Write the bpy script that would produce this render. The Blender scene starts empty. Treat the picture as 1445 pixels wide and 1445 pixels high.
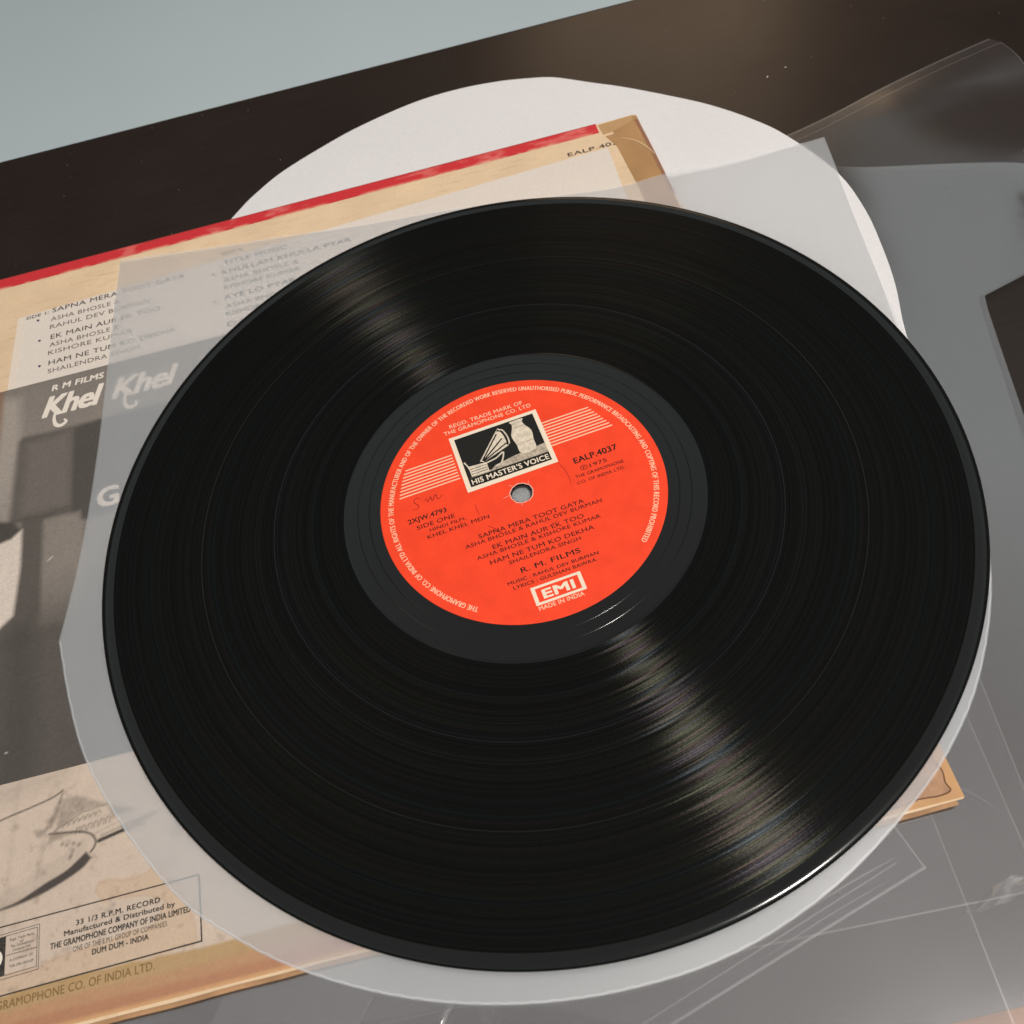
import bpy, bmesh, math, random
import numpy as np
from mathutils import Vector, Matrix

random.seed(7)
rng = np.random.default_rng(7)
MM = 0.001
scene = bpy.context.scene
col = scene.collection

# ------------------------------------------------------------------ camera
cam_d = bpy.data.cameras.new("camera")
cam = bpy.data.objects.new("camera", cam_d)
col.objects.link(cam)
cam_d.sensor_width = 36.0
cam_d.lens = 1353.0 / 1445.0 * 36.0
cam_d.clip_start = 0.01
cam_d.clip_end = 50.0
right = Vector((0.96864478, -0.20917313, -0.13406673))
down = Vector((-0.24844976, -0.81551479, -0.52269336 + 0.0))
fwd = Vector((0.0, 0.53961304, -0.84191316))
down = fwd.cross(right).normalized()
m = Matrix((right, -down, -fwd)).transposed().to_4x4()
m.translation = Vector((-4.8757, -183.9205, 276.6728)) * MM
cam.matrix_world = m
cam_d.dof.use_dof = True
cam_d.dof.focus_distance = 0.335
cam_d.dof.aperture_fstop = 21.0
scene.camera = cam

# ------------------------------------------------------------------ light and exposure
world = bpy.data.worlds.new("World")
scene.world = world
world.use_nodes = True
wn = world.node_tree
bg = wn.nodes["Background"]
tc = wn.nodes.new("ShaderNodeTexCoord")
sx = wn.nodes.new("ShaderNodeSeparateXYZ")
cr = wn.nodes.new("ShaderNodeValToRGB")
wn.links.new(tc.outputs["Generated"], sx.inputs[0])
wn.links.new(sx.outputs["Z"], cr.inputs[0])
wn.links.new(cr.outputs[0], bg.inputs[0])
el = cr.color_ramp.elements
el[0].position = 0.655; el[0].color = (0.075, 0.058, 0.048, 1)      # lower walls of a dim room
el[1].position = 0.715; el[1].color = (0.56, 0.595, 0.595, 1)       # pale ceiling
bg.inputs[1].default_value = 1.0
e4 = cr.color_ramp.elements.new(0.79); e4.color = (0.56, 0.59, 0.59, 1)
e3 = cr.color_ramp.elements.new(0.90); e3.color = (0.42, 0.40, 0.395, 1)

def area(name, loc, target, size, power, color, shape='DISK', size_y=None):
    d = bpy.data.lights.new(name, 'AREA')
    d.shape = shape; d.size = size
    if size_y: d.size_y = size_y
    d.energy = power; d.color = color
    o = bpy.data.objects.new(name, d); col.objects.link(o)
    o.location = loc
    o.rotation_euler = (Vector(target) - Vector(loc)).to_track_quat('-Z', 'Y').to_euler()
    return o
area("room_lamp", (0.51, -0.54, 1.45), (0, 0, 0), 0.20, 24.5, (1.0, 0.935, 0.875))
area("wall_glow", (0.72, 2.2, 1.30), (0.72, 0.0, 1.0), 0.75, 2.8, (1.0, 0.70, 0.45), 'RECTANGLE', 0.8)

scene.view_settings.view_transform = 'Standard'
scene.view_settings.look = 'None'
scene.view_settings.exposure = 0.0
scene.view_settings.gamma = 1.0
scene.cycles.use_denoising = True
scene.cycles.max_bounces = 24
scene.cycles.transparent_max_bounces = 48
scene.cycles.sample_clamp_indirect = 4.0

# ------------------------------------------------------------------ helpers
def lin(c):
    c = np.asarray(c, float) / 255.0
    return np.where(c <= 0.04045, c / 12.92, ((c + 0.055) / 1.055) ** 2.4)
KILL = 0.90
def A(r, g, b):                       # print colour -> reflectance
    return tuple(np.clip(lin((r, g, b)) / KILL, 0, 0.93))

class NT:
    def __init__(self, name):
        self.m = bpy.data.materials.new(name)
        self.m.use_nodes = True
        self.t = self.m.node_tree
        self.p = self.t.nodes["Principled BSDF"]
        self.out = self.t.nodes["Material Output"]
    def n(self, kind, **kw):
        nd = self.t.nodes.new("ShaderNode" + kind)
        for k, v in kw.items(): setattr(nd, k, v)
        return nd
    def l(self, a, b): self.t.links.new(a, b)
    def math(self, op, a, b=None, c=None):
        nd = self.n("Math", operation=op)
        for i, v in enumerate((a, b, c)):
            if v is None: continue
            if isinstance(v, (int, float)): nd.inputs[i].default_value = v
            else: self.l(v, nd.inputs[i])
        return nd.outputs[0]
    def noise(self, vec, scale, detail=4, rough=0.55, dim='3D'):
        nd = self.n("TexNoise", noise_dimensions=dim)
        nd.inputs["Scale"].default_value = scale
        nd.inputs["Detail"].default_value = detail
        nd.inputs["Roughness"].default_value = rough
        if vec is not None: self.l(vec, nd.inputs["Vector"])
        return nd.outputs["Fac"]
    def obj(self): return self.n("TexCoord").outputs["Object"]
    def ramp(self, fac, stops):
        nd = self.n("ValToRGB")
        e = nd.color_ramp.elements
        while len(e) < len(stops): e.new(0.5)
        for i, (p, c) in enumerate(stops):
            e[i].position = p
            e[i].color = (*c, 1) if len(c) == 3 else c
        self.l(fac, nd.inputs[0])
        return nd.outputs[0]
    def mix(self, fac, a, b, mode='MIX'):
        nd = self.n("Mix", data_type='RGBA', blend_type=mode)
        for s, v in ((nd.inputs[0], fac), (nd.inputs[6], a), (nd.inputs[7], b)):
            if isinstance(v, (int, float)): s.default_value = v
            elif isinstance(v, tuple): s.default_value = (*v[:3], 1)
            else: self.l(v, s)
        return nd.outputs[2]
    def bump(self, h, strength, dist=0.001):
        nd = self.n("Bump")
        nd.inputs["Strength"].default_value = strength
        nd.inputs["Distance"].default_value = dist
        self.l(h, nd.inputs["Height"])
        return nd.outputs[0]

def paper(name, c, rough=0.6, var=0.08, scale=60.0, spec=0.3, bump=0.15, fibre=900.0):
    n = NT(name)
    o = n.obj()
    f = n.noise(o, scale, 6)
    f2 = n.noise(o, fibre, 3)
    c = np.array(c)
    base = n.ramp(f, [(0.3, tuple(c * (1 - var))), (0.7, tuple(np.clip(c * (1 + var), 0, .95)))])
    g = n.ramp(f2, [(0.3, (0.93,) * 3), (0.7, (1.0,) * 3)])
    n.l(n.mix(1.0, base, g, 'MULTIPLY'), n.p.inputs["Base Color"])
    n.p.inputs["Roughness"].default_value = rough
    n.p.inputs["Specular IOR Level"].default_value = spec
    if bump: n.l(n.bump(f2, bump, 0.0002), n.p.inputs["Normal"])
    return n.m

def flat_ink(name, c, rough=0.6, wear=0.0):
    n = NT(name)
    o = n.obj()
    f = n.noise(o, 1500.0, 2)
    c = np.array(c)
    n.l(n.ramp(f, [(0.35, tuple(c)), (0.75, tuple(c * (1 + wear) + 0.02 * wear))]), n.p.inputs["Base Color"])
    n.p.inputs["Roughness"].default_value = rough
    n.p.inputs["Specular IOR Level"].default_value = 0.25
    return n.m

def attr_paper(name, rough=0.6, grain=0.12, gscale=1100.0):
    n = NT(name)
    a = n.n("VertexColor", layer_name="print")
    f = n.noise(n.obj(), gscale, 3, 0.7)
    g = n.ramp(f, [(0.25, (1 - grain,) * 3), (0.75, (1 + grain,) * 3)])
    n.l(n.mix(1.0, a.outputs[0], g, 'MULTIPLY'), n.p.inputs["Base Color"])
    n.p.inputs["Roughness"].default_value = rough
    n.p.inputs["Specular IOR Level"].default_value = 0.3
    return n.m

def link(name, me, mat=None, parent=None):
    o = bpy.data.objects.new(name, me)
    col.objects.link(o)
    if mat is not None:
        for mm in (mat if isinstance(mat, (list, tuple)) else [mat]): me.materials.append(mm)
    if parent is not None: o.parent = parent
    return o

def from_py(name, verts, faces, mat=None, parent=None, smooth=False):
    me = bpy.data.meshes.new(name)
    me.from_pydata([(x * MM, y * MM, z * MM) for x, y, z in verts], [], faces)
    me.update()
    if smooth: me.polygons.foreach_set("use_smooth", [True] * len(me.polygons))
    return link(name, me, mat, parent)

def thing(name, label, cat, loc=(0, 0, 0), group=None):
    o = bpy.data.objects.new(name, None); col.objects.link(o)
    o.empty_display_size = 0.02
    o.location = Vector(loc) * MM
    o['label'] = label; o['category'] = cat
    if group: o['group'] = group
    return o

def catmull(pts, n=8, closed=False):
    pts = [np.array(p, float) for p in pts]
    N = len(pts); out = []
    for i in range(N if closed else N - 1):
        p1, p2 = pts[i], pts[(i + 1) % N]
        p0 = pts[(i - 1) % N] if (closed or i > 0) else 2 * p1 - p2
        p3 = pts[(i + 2) % N] if (closed or i + 2 < N) else 2 * p2 - p1
        for k in range(n):
            t = k / n
            out.append(0.5 * ((2 * p1) + (-p0 + p2) * t + (2 * p0 - 5 * p1 + 4 * p2 - p3) * t * t + (-p0 + 3 * p1 - 3 * p2 + p3) * t ** 3))
    if not closed: out.append(pts[-1])
    return out

def ribbon_geo(pts, w, z, taper=False):
    pts = [np.array(p[:2], float) for p in pts]
    V = []; F = []; n = len(pts)
    for i, p in enumerate(pts):
        d = pts[min(i + 1, n - 1)] - pts[max(i - 1, 0)]
        d = d / (np.hypot(*d) + 1e-9)
        nn = np.array((-d[1], d[0]))
        ww = w[i] if hasattr(w, '__len__') else w
        if taper: ww = ww * (0.35 + 0.65 * math.sin(math.pi * (i + 0.5) / n))
        a = p + nn * ww / 2; b = p - nn * ww / 2
        V += [(a[0], a[1], z), (b[0], b[1], z)]
        if i: F.append((2 * i - 2, 2 * i - 1, 2 * i + 1, 2 * i))
    return V, F

def geo_join(geos):
    V = []; F = []
    for v, f in geos:
        k = len(V); V += list(v); F += [tuple(i + k for i in q) for q in f]
    return V, F

def ribbon(name, pts, w, z, mat, parent, taper=False, smooth_n=0):
    if smooth_n: pts = catmull(pts, smooth_n)
    V, F = ribbon_geo(pts, w, z, taper)
    return from_py(name, V, F, mat, parent)

def poly(name, pts, z, mat, parent, thick=0.0):
    n = len(pts)
    V = [(p[0], p[1], z) for p in pts]; F = [tuple(range(n))]
    if thick:
        V += [(p[0], p[1], z - thick) for p in pts]
        F += [tuple(range(2 * n - 1, n - 1, -1))] + [(i, i + n, (i + 1) % n + n, (i + 1) % n) for i in range(n)]
    return from_py(name, V, F, mat, parent)

def text_geo(s, bold=0.0, spacing=1.0, shear=0.0):
    """text as flat mesh data: verts (N,2) with baseline y=0, cap height 1, and faces"""
    cu = bpy.data.curves.new("t", 'FONT')
    cu.body = s; cu.size = 1.0; cu.space_character = spacing; cu.shear = shear
    cu.resolution_u = 3
    o = bpy.data.objects.new("t", cu); col.objects.link(o)
    dg = bpy.context.evaluated_depsgraph_get()
    me = bpy.data.meshes.new_from_object(o.evaluated_get(dg))
    v = np.zeros(len(me.vertices) * 3); me.vertices.foreach_get("co", v)
    v = v.reshape(-1, 3)[:, :2].copy()
    f = [tuple(p.vertices) for p in me.polygons]
    bpy.data.objects.remove(o); bpy.data.curves.remove(cu); bpy.data.meshes.remove(me)
    v[:, 1] /= 0.729                                    # cap height of the built-in font
    v[:, 0] -= v[:, 0].min()
    return v, f

def lettering(s, L, R, cap, z, mat, parent, bold=0.0, spacing=1.05, shear=0.0, name="lettering"):
    v, f = text_geo(s, bold, spacing, shear)
    L = np.array(L, float); R = np.array(R, float); d = R - L; ln = np.hypot(*d); d = d / ln
    nrm = np.array((-d[1], d[0]))
    b = bold * cap * 1.6                                  # weight: the strokes printed twice or more, a hair apart
    offs = [(0, 0)] if b <= 0 else [(-b / 2, -b / 4), (b / 2, b / 4)] if bold < 0.03 else [(-b / 2, -b / 3), (b / 2, -b / 3), (-b / 2, b / 3), (b / 2, b / 3), (0, 0)]
    geos = []
    for k, (dx, dy) in enumerate(offs):
        x = v[:, 0] / v[:, 0].max() * ln + dx; y = v[:, 1] * cap + dy
        P = L + x[:, None] * d + y[:, None] * nrm
        geos.append(([(p[0], p[1], z + 0.004 * k) for p in P], f))
    V, F = geo_join(geos)
    return from_py(name, V, F, mat, parent)

def arc_lettering(s, a0, a1, r_base, cap, z, mat, parent, bold=0.0, name="lettering"):
    v, f = text_geo(s, bold, 1.08)
    geos = []
    for k, dd in enumerate((-1, 1)):
        a = math.radians(a0) + v[:, 0] / v[:, 0].max() * math.radians(a1 - a0) + dd * bold / r_base
        r = r_base + v[:, 1] * cap
        geos.append(([(rr * math.cos(t), rr * math.sin(t), z + 0.004 * k) for rr, t in zip(r, a)], f))
    V, F = geo_join(geos)
    return from_py(name, V, F, mat, parent)

def grid_panel(name, x0, x1, y0, y1, step, z, fn, mat, parent):
    nx = int(round((x1 - x0) / step)) + 1; ny = int(round((y1 - y0) / step)) + 1
    X, Y = np.meshgrid(np.linspace(x0, x1, nx), np.linspace(y0, y1, ny))
    C = fn(X, Y)
    co = np.stack([X, Y, np.full_like(X, z)], -1).reshape(-1, 3) * MM
    i = np.arange(ny - 1)[:, None] * nx + np.arange(nx - 1)[None]
    q = np.stack([i, i + 1, i + nx + 1, i + nx], -1).reshape(-1, 4)
    me = bpy.data.meshes.new(name)
    me.vertices.add(len(co)); me.vertices.foreach_set("co", co.ravel())
    me.loops.add(q.size); me.loops.foreach_set("vertex_index", q.ravel().astype(np.int32))
    me.polygons.add(len(q)); me.polygons.foreach_set("loop_start", np.arange(0, q.size, 4, dtype=np.int32))
    at = me.color_attributes.new("print", 'FLOAT_COLOR', 'POINT')
    at.data.foreach_set("color", np.concatenate([np.clip(C, 0, 0.95).reshape(-1, 3), np.ones((len(co), 1))], 1).ravel())
    me.update(calc_edges=True)
    return link(name, me, mat, parent)

# numpy painting helpers (for the flat print on the jacket)
def sdpoly(X, Y, pts):
    pts = np.array(pts, float)
    d = np.full(X.shape, 1e9); inside = np.zeros(X.shape, bool)
    for i in range(len(pts)):
        a, b = pts[i], pts[(i + 1) % len(pts)]
        e = b - a; wx = X - a[0]; wy = Y - a[1]
        t = np.clip((wx * e[0] + wy * e[1]) / (e @ e + 1e-12), 0, 1)
        d = np.minimum(d, np.hypot(wx - t * e[0], wy - t * e[1]))
        c = (a[1] > Y) != (b[1] > Y)
        xi = a[0] + (Y - a[1]) / (e[1] + 1e-12) * e[0]
        inside ^= c & (X < xi)
    return np.where(inside, -d, d)
def sdline(X, Y, pts):
    d = np.full(X.shape, 1e9)
    for a, b in zip(pts[:-1], pts[1:]):
        a = np.array(a[:2], float); b = np.array(b[:2], float)
        e = b - a; wx = X - a[0]; wy = Y - a[1]
        t = np.clip((wx * e[0] + wy * e[1]) / (e @ e + 1e-12), 0, 1)
        d = np.minimum(d, np.hypot(wx - t * e[0], wy - t * e[1]))
    return d
def soft(d, w): return np.clip(0.5 - d / w, 0, 1)
def blend(C, m, c):
    m = m[..., None]
    return C * (1 - m) + np.array(c) * m
def vnoise(X, Y, s, seed=0, octv=4):
    out = np.zeros(X.shape); amp = 1; tot = 0
    r = np.random.default_rng(seed)
    for o in range(octv):
        g = r.random((256, 256))
        fx = X / s + 137.3 + o * 17; fy = Y / s + 91.7 + o * 31
        ix = np.floor(fx).astype(int); iy = np.floor(fy).astype(int)
        tx = fx - ix; ty = fy - iy
        tx = tx * tx * (3 - 2 * tx); ty = ty * ty * (3 - 2 * ty)
        v = lambda i, j: g[i % 256, j % 256]
        out += amp * ((v(ix, iy) * (1 - tx) + v(ix + 1, iy) * tx) * (1 - ty) + (v(ix, iy + 1) * (1 - tx) + v(ix + 1, iy + 1) * tx) * ty)
        tot += amp; amp *= 0.55; s *= 0.5
    return out / tot

# ------------------------------------------------------------------ setting: floor and table
Z_TABLE = -8.2
n = NT("pale_floor_sheet")
o_ = n.obj()
f = n.noise(o_, 3.0, 5); f2 = n.noise(o_, 500.0, 3, 0.7)
base = n.ramp(f, [(0.3, (0.66, 0.79, 0.82)), (0.7, (0.70, 0.83, 0.86))])
n.l(n.mix(1.0, base, n.ramp(f2, [(0.2, (0.9,) * 3), (0.8, (1.05,) * 3)]), 'MULTIPLY'), n.p.inputs["Base Color"])
n.p.inputs["Roughness"].default_value = 0.55
floor = from_py("floor", [(-3000, -3000, -460), (3000, -3000, -460), (3000, 3000, -460), (-3000, 3000, -460)], [(0, 1, 2, 3)], n.m)
floor['kind'] = 'structure'

n = NT("espresso_veneer")
o_ = n.obj()
mp = n.n("Mapping"); mp.inputs["Scale"].default_value = (3.0, 60.0, 1.0); n.l(o_, mp.inputs[0])
g = n.noise(mp.outputs[0], 9.0, 6, 0.65)
sm = n.noise(o_, 14.0, 5)
base = n.ramp(g, [(0.3, (0.0115, 0.0068, 0.0048)), (0.7, (0.0175, 0.0105, 0.0075))])
n.l(n.mix(1.0, base, n.ramp(sm, [(0.3, (0.85,) * 3), (0.7, (1.1,) * 3)]), 'MULTIPLY'), n.p.inputs["Base Color"])
n.l(n.math('MULTIPLY_ADD', sm, 0.16, 0.22), n.p.inputs["Roughness"])
n.l(n.bump(g, 0.12, 0.0002), n.p.inputs["Normal"])
table = None
bm = bmesh.new()
bmesh.ops.create_cube(bm, size=1.0)
for v in bm.verts:
    v.co = Vector((v.co.x * 2.2, v.co.y * 1.0 + (0.284 - 0.5), v.co.z * 0.028 - 0.014 + Z_TABLE * MM))
bmesh.ops.bevel(bm, geom=[e for e in bm.edges], offset=0.0025, segments=3, affect='EDGES', profile=0.5)
me = bpy.data.meshes.new("table_top"); bm.to_mesh(me); bm.free()
table = link("table_top", me, n.m); table['kind'] = 'structure'

# ------------------------------------------------------------------ vinyl record
GROOVE = 0.011
def vinyl(name, grooved):
    n = NT(name)
    o_ = n.obj()
    sp = n.n("SeparateXYZ"); n.l(o_, sp.inputs[0])
    x, y = sp.outputs[0], sp.outputs[1]
    r = n.math('SQRT', n.math('ADD', n.math('MULTIPLY', x, x), n.math('MULTIPLY', y, y)))
    th = n.math('ARCTAN2', y, x)
    n.p.inputs["Base Color"].default_value = (0.0014, 0.0018, 0.0016, 1)
    # dust specks
    vo = n.n("TexVoronoi"); vo.inputs["Scale"].default_value = 95.0; n.l(o_, vo.inputs["Vector"])
    wn_ = n.n("TexWhiteNoise"); n.l(vo.outputs["Position"], wn_.inputs["Vector"])
    keep = n.math('GREATER_THAN', wn_.outputs["Value"], 0.93)
    dot = n.math('MULTIPLY', n.math('LESS_THAN', vo.outputs["Distance"], 0.028), keep)
    n.l(n.mix(dot, (0.0014, 0.0018, 0.0016), (0.16, 0.16, 0.15)), n.p.inputs["Base Color"])
    if not grooved:
        n.l(n.mix(dot, (0.0042, 0.0056, 0.0052), (0.16, 0.16, 0.15)), n.p.inputs["Base Color"])
        n.p.inputs["Roughness"].default_value = 0.14
        n.p.inputs["Specular IOR Level"].default_value = 0.40
        fine = n.noise(None, 1.0, 2, 0.5, '1D'); nd = fine.node
        n.l(n.math('MULTIPLY', r, 2500.0), nd.inputs["W"])
        n.l(n.bump(fine, 0.05, 0.0001), n.p.inputs["Normal"])
        return n.m
    n.p.inputs["Roughness"].default_value = 0.3
    n.p.inputs["Specular IOR Level"].default_value = 0.05
    tg = n.n("Tangent", direction_type='RADIAL', axis='Z')
    def rad(scale, detail, off=0.0, rough=0.7):
        nd = n.n("TexNoise", noise_dimensions='1D')
        nd.inputs["Scale"].default_value = 1.0; nd.inputs["Detail"].default_value = detail
        nd.inputs["Roughness"].default_value = rough
        n.l(n.math('MULTIPLY_ADD', r, scale, off), nd.inputs["W"])
        return nd.outputs["Fac"]
    def remap(v, a, b, c, d):
        mr = n.n("MapRange"); n.l(v, mr.inputs[0])
        for i_, v_ in ((1, a), (2, b), (3, c), (4, d)): mr.inputs[i_].default_value = v_
        return mr.outputs[0]
    b1 = rad(150.0, 2); b2 = rad(1700.0, 3, 7.0); b3 = rad(130.0, 3, 31.0); b4 = rad(420.0, 3, 3.0); b5 = rad(900.0, 2, 13.0)
    # wavering of the groove, in polar coordinates
    cv = n.n("CombineXYZ")
    n.l(n.math('MULTIPLY', r, 3600.0), cv.inputs[0])
    n.l(n.math('MULTIPLY', th, 95.0), cv.inputs[1])
    wob = n.n("TexNoise"); wob.inputs["Scale"].default_value = 1.0; wob.inputs["Detail"].default_value = 3.0
    n.l(cv.outputs[0], wob.inputs["Vector"])
    # each groove leans a little along its own run, so the glint wanders from ring to ring
    geo = n.n("NewGeometry")
    sc = n.n("VectorMath", operation='SCALE'); n.l(tg.outputs[0], sc.inputs[0])
    n.l(remap(n.math('ADD', n.math('MULTIPLY', b5, 0.5), n.math('MULTIPLY', b4, 0.5)), 0.3, 0.7, -0.035, 0.035), sc.inputs["Scale"])
    av = n.n("VectorMath", operation='ADD'); n.l(geo.outputs["Normal"], av.inputs[0]); n.l(sc.outputs[0], av.inputs[1])
    nv = n.n("VectorMath", operation='NORMALIZE'); n.l(av.outputs[0], nv.inputs[0])
    bp = n.n("Bump"); bp.inputs["Strength"].default_value = 0.045; bp.inputs["Distance"].default_value = 0.0005
    n.l(wob.outputs["Fac"], bp.inputs["Height"]); n.l(nv.outputs[0], bp.inputs["Normal"])
    # diffraction at the groove pitch: a faint hue that drifts with the radius
    hue = n.ramp(b3, [(0.36, (0.72, 0.86, 0.95)), (0.43, (1.0, 0.88, 0.68)), (0.48, (0.86, 0.98, 0.70)), (0.53, (1.0, 0.90, 0.76)),
                      (0.58, (1.0, 0.76, 0.72)), (0.63, (0.88, 0.78, 0.95)), (0.69, (0.86, 0.93, 0.88))])
    sh = n.p.outputs[0]
    for rough_lo, rough_hi, amp, contrast in ((0.33, 0.42, GROOVE * 0.36, 0.4), (0.19, 0.28, GROOVE * 0.66, 0.85)):
        gl = n.n("BsdfAnisotropic", distribution='GGX')
        n.l(tg.outputs[0], gl.inputs["Tangent"]); n.l(bp.outputs[0], gl.inputs["Normal"])
        gl.inputs["Anisotropy"].default_value = 0.76 if contrast < 0.6 else 0.83
        n.l(remap(b1, 0.35, 0.65, rough_lo, rough_hi), gl.inputs["Roughness"])
        k = n.math('POWER', remap(n.math('ADD', n.math('MULTIPLY', b2, 0.6), n.math('MULTIPLY', b4, 0.4)), 0.34, 0.66, 0.0, 1.0), 1.6)
        k = n.math('MULTIPLY_ADD', k, 2.0 * contrast, 1.0 - 0.75 * contrast)
        k = n.math('MULTIPLY', n.math('MULTIPLY', k, n.math('MULTIPLY_ADD', wob.outputs["Fac"], 1.2, 0.4)), amp)
        lv = n.n("CombineXYZ")
        for i_ in range(3): n.l(k, lv.inputs[i_])
        n.l(n.mix(1.0, hue, lv.outputs[0], 'MULTIPLY'), gl.inputs["Color"])
        ad = n.n("AddShader"); n.l(sh, ad.inputs[0]); n.l(gl.outputs[0], ad.inputs[1]); sh = ad.outputs[0]
    n.l(sh, n.out.inputs[0])
    return n.m
M_GROOVE = vinyl("vinyl_grooves", True)
M_SMOOTH = vinyl("vinyl_smooth", False)

record = thing("vinyl_record", "black long-playing record with a bright red centre label lying on the translucent sleeve", "vinyl record")
prof = [(3.63, -1.85, 0), (3.63, -0.02, 0), (50.2, -0.02, 0), (50.4, -0.03, 0), (53.6, -0.03, 0), (53.78, -0.03, 0), (53.80, -0.025, 0), (53.9, 0.05, 0), (54.0, 0.085, 0), (54.1, 0.05, 0), (54.2, -0.025, 0), (54.22, -0.03, 0), (54.4, -0.03, 0),
        (57.7, -0.03, 0), (57.88, -0.03, 0), (57.90, -0.025, 0), (58.0, 0.045, 0), (58.08, 0.075, 0), (58.16, 0.045, 0), (58.26, -0.025, 0), (58.28, -0.03, 0), (58.5, -0.03, 0),
        (62.3, -0.03, 0), (62.5, -0.03, 0), (62.65, 0.05, 0), (62.8, 0.07, 0), (63.2, -0.05, 1)]
rr = 63.2
gaps = (88.3, 114.4, 126.2)
while rr < 145.6:
    rr += 1.0
    g = [q for q in gaps if abs(q - rr) < 0.5]
    if g and g[0] != 126.2:
        q = g[0]
        prof += [(q - 0.10, -0.05, 0), (q + 0.10, -0.05, 1)]
        rr = q + 0.2
    else:
        prof.append((rr, -0.05, 1))
prof += [(146.0, -0.04, 0), (146.6, 0.02, 0), (147.4, 0.13, 0), (148.2, 0.18, 0), (149.0, 0.14, 0), (149.8, -0.03, 0), (150.3, -0.32, 0),
         (150.5, -0.75, 0), (150.4, -1.15, 0), (149.9, -1.55, 0), (149.0, -1.8, 0), (147.0, -1.85, 0), (3.63, -1.85, 0)]
SEG = 360
V = []; F = []; MI = []
for k, (r_, z_, g_) in enumerate(prof):
    for s in range(SEG):
        a = 2 * math.pi * s / SEG
        V.append((r_ * math.cos(a), r_ * math.sin(a), z_))
    if k:
        for s in range(SEG):
            s2 = (s + 1) % SEG
            F.append(((k - 1) * SEG + s, k * SEG + s, k * SEG + s2, (k - 1) * SEG + s2)); MI.append(1 if prof[k - 1][2] else 0)
disc = from_py("disc", V, F, [M_SMOOTH, M_GROOVE], record, smooth=True)
disc.data.polygons.foreach_set("material_index", MI)
bm = bmesh.new(); bm.from_mesh(disc.data)
bmesh.ops.remove_doubles(bm, verts=bm.verts, dist=1e-6)
bmesh.ops.recalc_face_normals(bm, faces=bm.faces)
bm.to_mesh(disc.data); bm.free()

# centre label (own axes: turned 5.7 degrees)
M_RED = paper("label_red_paper", (0.90, 0.058, 0.016), 0.5, 0.09, 130.0, 0.3, 0.35, 1400.0)
M_CREAM = flat_ink("label_cream_ink", (0.80, 0.69, 0.54))
M_PINK = flat_ink("label_pale_ink", (0.88, 0.50, 0.33))
M_BLK = flat_ink("label_black_ink", (0.016, 0.008, 0.006))
M_DRED = flat_ink("label_dark_ink", (0.085, 0.008, 0.006))
M_PEN = flat_ink("pen_ink", (0.22, 0.008, 0.008))
M_TORN = paper("torn_paper_edge", (0.75, 0.42, 0.33), 0.7, 0.25, 900.0)
V = []; F = []
radii = [(3.95, 0.02), (4.3, 0.06), (20, 0.06), (36, 0.06), (49.6, 0.06), (50.0, 0.03), (50.05, -0.02)]
for k, (r_, z_) in enumerate(radii):
    for s in range(240):
        a = 2 * math.pi * s / 240
        j = 1 + (0.03 * math.sin(7 * a) + 0.025 * math.sin(13 * a + 1) if k == 0 else 0)
        V.append((r_ * j * math.cos(a), r_ * j * math.sin(a), z_))
    if k:
        for s in range(240):
            s2 = (s + 1) % 240
            F.append(((k - 1) * 240 + s, k * 240 + s, k * 240 + s2, (k - 1) * 240 + s2))
label = from_py("centre_label", V, F, M_RED, record)
ROT = math.radians(5.7)
label.rotation_euler = (0, 0, ROT)
def rl(p):
    c, s = math.cos(-ROT), math.sin(-ROT)
    return (p[0] * c - p[1] * s, p[0] * s + p[1] * c)
def LT(s, L, R, cap, mat, bold=0.0, z=0.10, **kw):
    L = rl(L); R = rl(R); ym = (L[1] + R[1]) / 2
    return lettering(s, (L[0], ym), (R[0], ym), cap, z, mat, label, bold, **kw)
# torn ring round the spindle hole
ring = []
for s in range(97):
    a = 2 * math.pi * s / 96
    ring.append(((4.02 + 0.06 * math.sin(5 * a) + 0.07 * math.sin(11 * a + 2)) * math.cos(a), (4.02 + 0.06 * math.sin(5 * a) + 0.07 * math.sin(11 * a + 2)) * math.sin(a)))
ribbon("torn_edge", ring, [0.28 + 0.16 * math.sin(s * 0.9) ** 2 for s in range(97)], 0.085, M_TORN, label)
arc_lettering("THE GRAMOPHONE CO. OF INDIA LTD ALL RIGHTS OF THE MANUFACTURER AND OF THE OWNER OF THE RECORDED WORK RESERVED UNAUTHORISED PUBLIC PERFORMANCE BROADCASTING AND COPYING OF THIS RECORD PROHIBITED",
              239.5 - 5.7, -41.5 - 5.7, 45.3, 1.95, 0.10, M_PINK, label, 0.075)
LT("REGD. TRADE MARK OF", (-19.3, 35.4), (8.8, 37.6), 1.75, M_PINK, 0.028)
LT("THE GRAMOPHONE CO. LTD", (-21.8, 32.7), (11.5, 35.5), 1.75, M_PINK, 0.028)
# stripes either side of the emblem
bxl, bxr = rl((-20.4, 20))[0], rl((14.1, 20))[0]
stL0, stL1 = rl((-38.2, 21.5)), rl((-42.1, 10.3))
stR0, stR1 = rl((31.3, 28.9)), rl((37.5, 18.6))
for k in range(9):
    t = k / 8
    y = stL0[1] + (stL1[1] - stL0[1]) * t
    x = stL0[0] + (stL1[0] - stL0[0]) * t ** 0.8
    ribbon("stripe", [(x, y), (bxl, y)], 0.55, 0.10, M_PINK, label)
    y2 = stR0[1] + (stR1[1] - stR0[1]) * t
    x2 = stR0[0] + (stR1[0] - stR0[0]) * t
    ribbon("stripe", [(bxr, y2), (x2, y2)], 0.55, 0.10, M_PINK, label)
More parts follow.
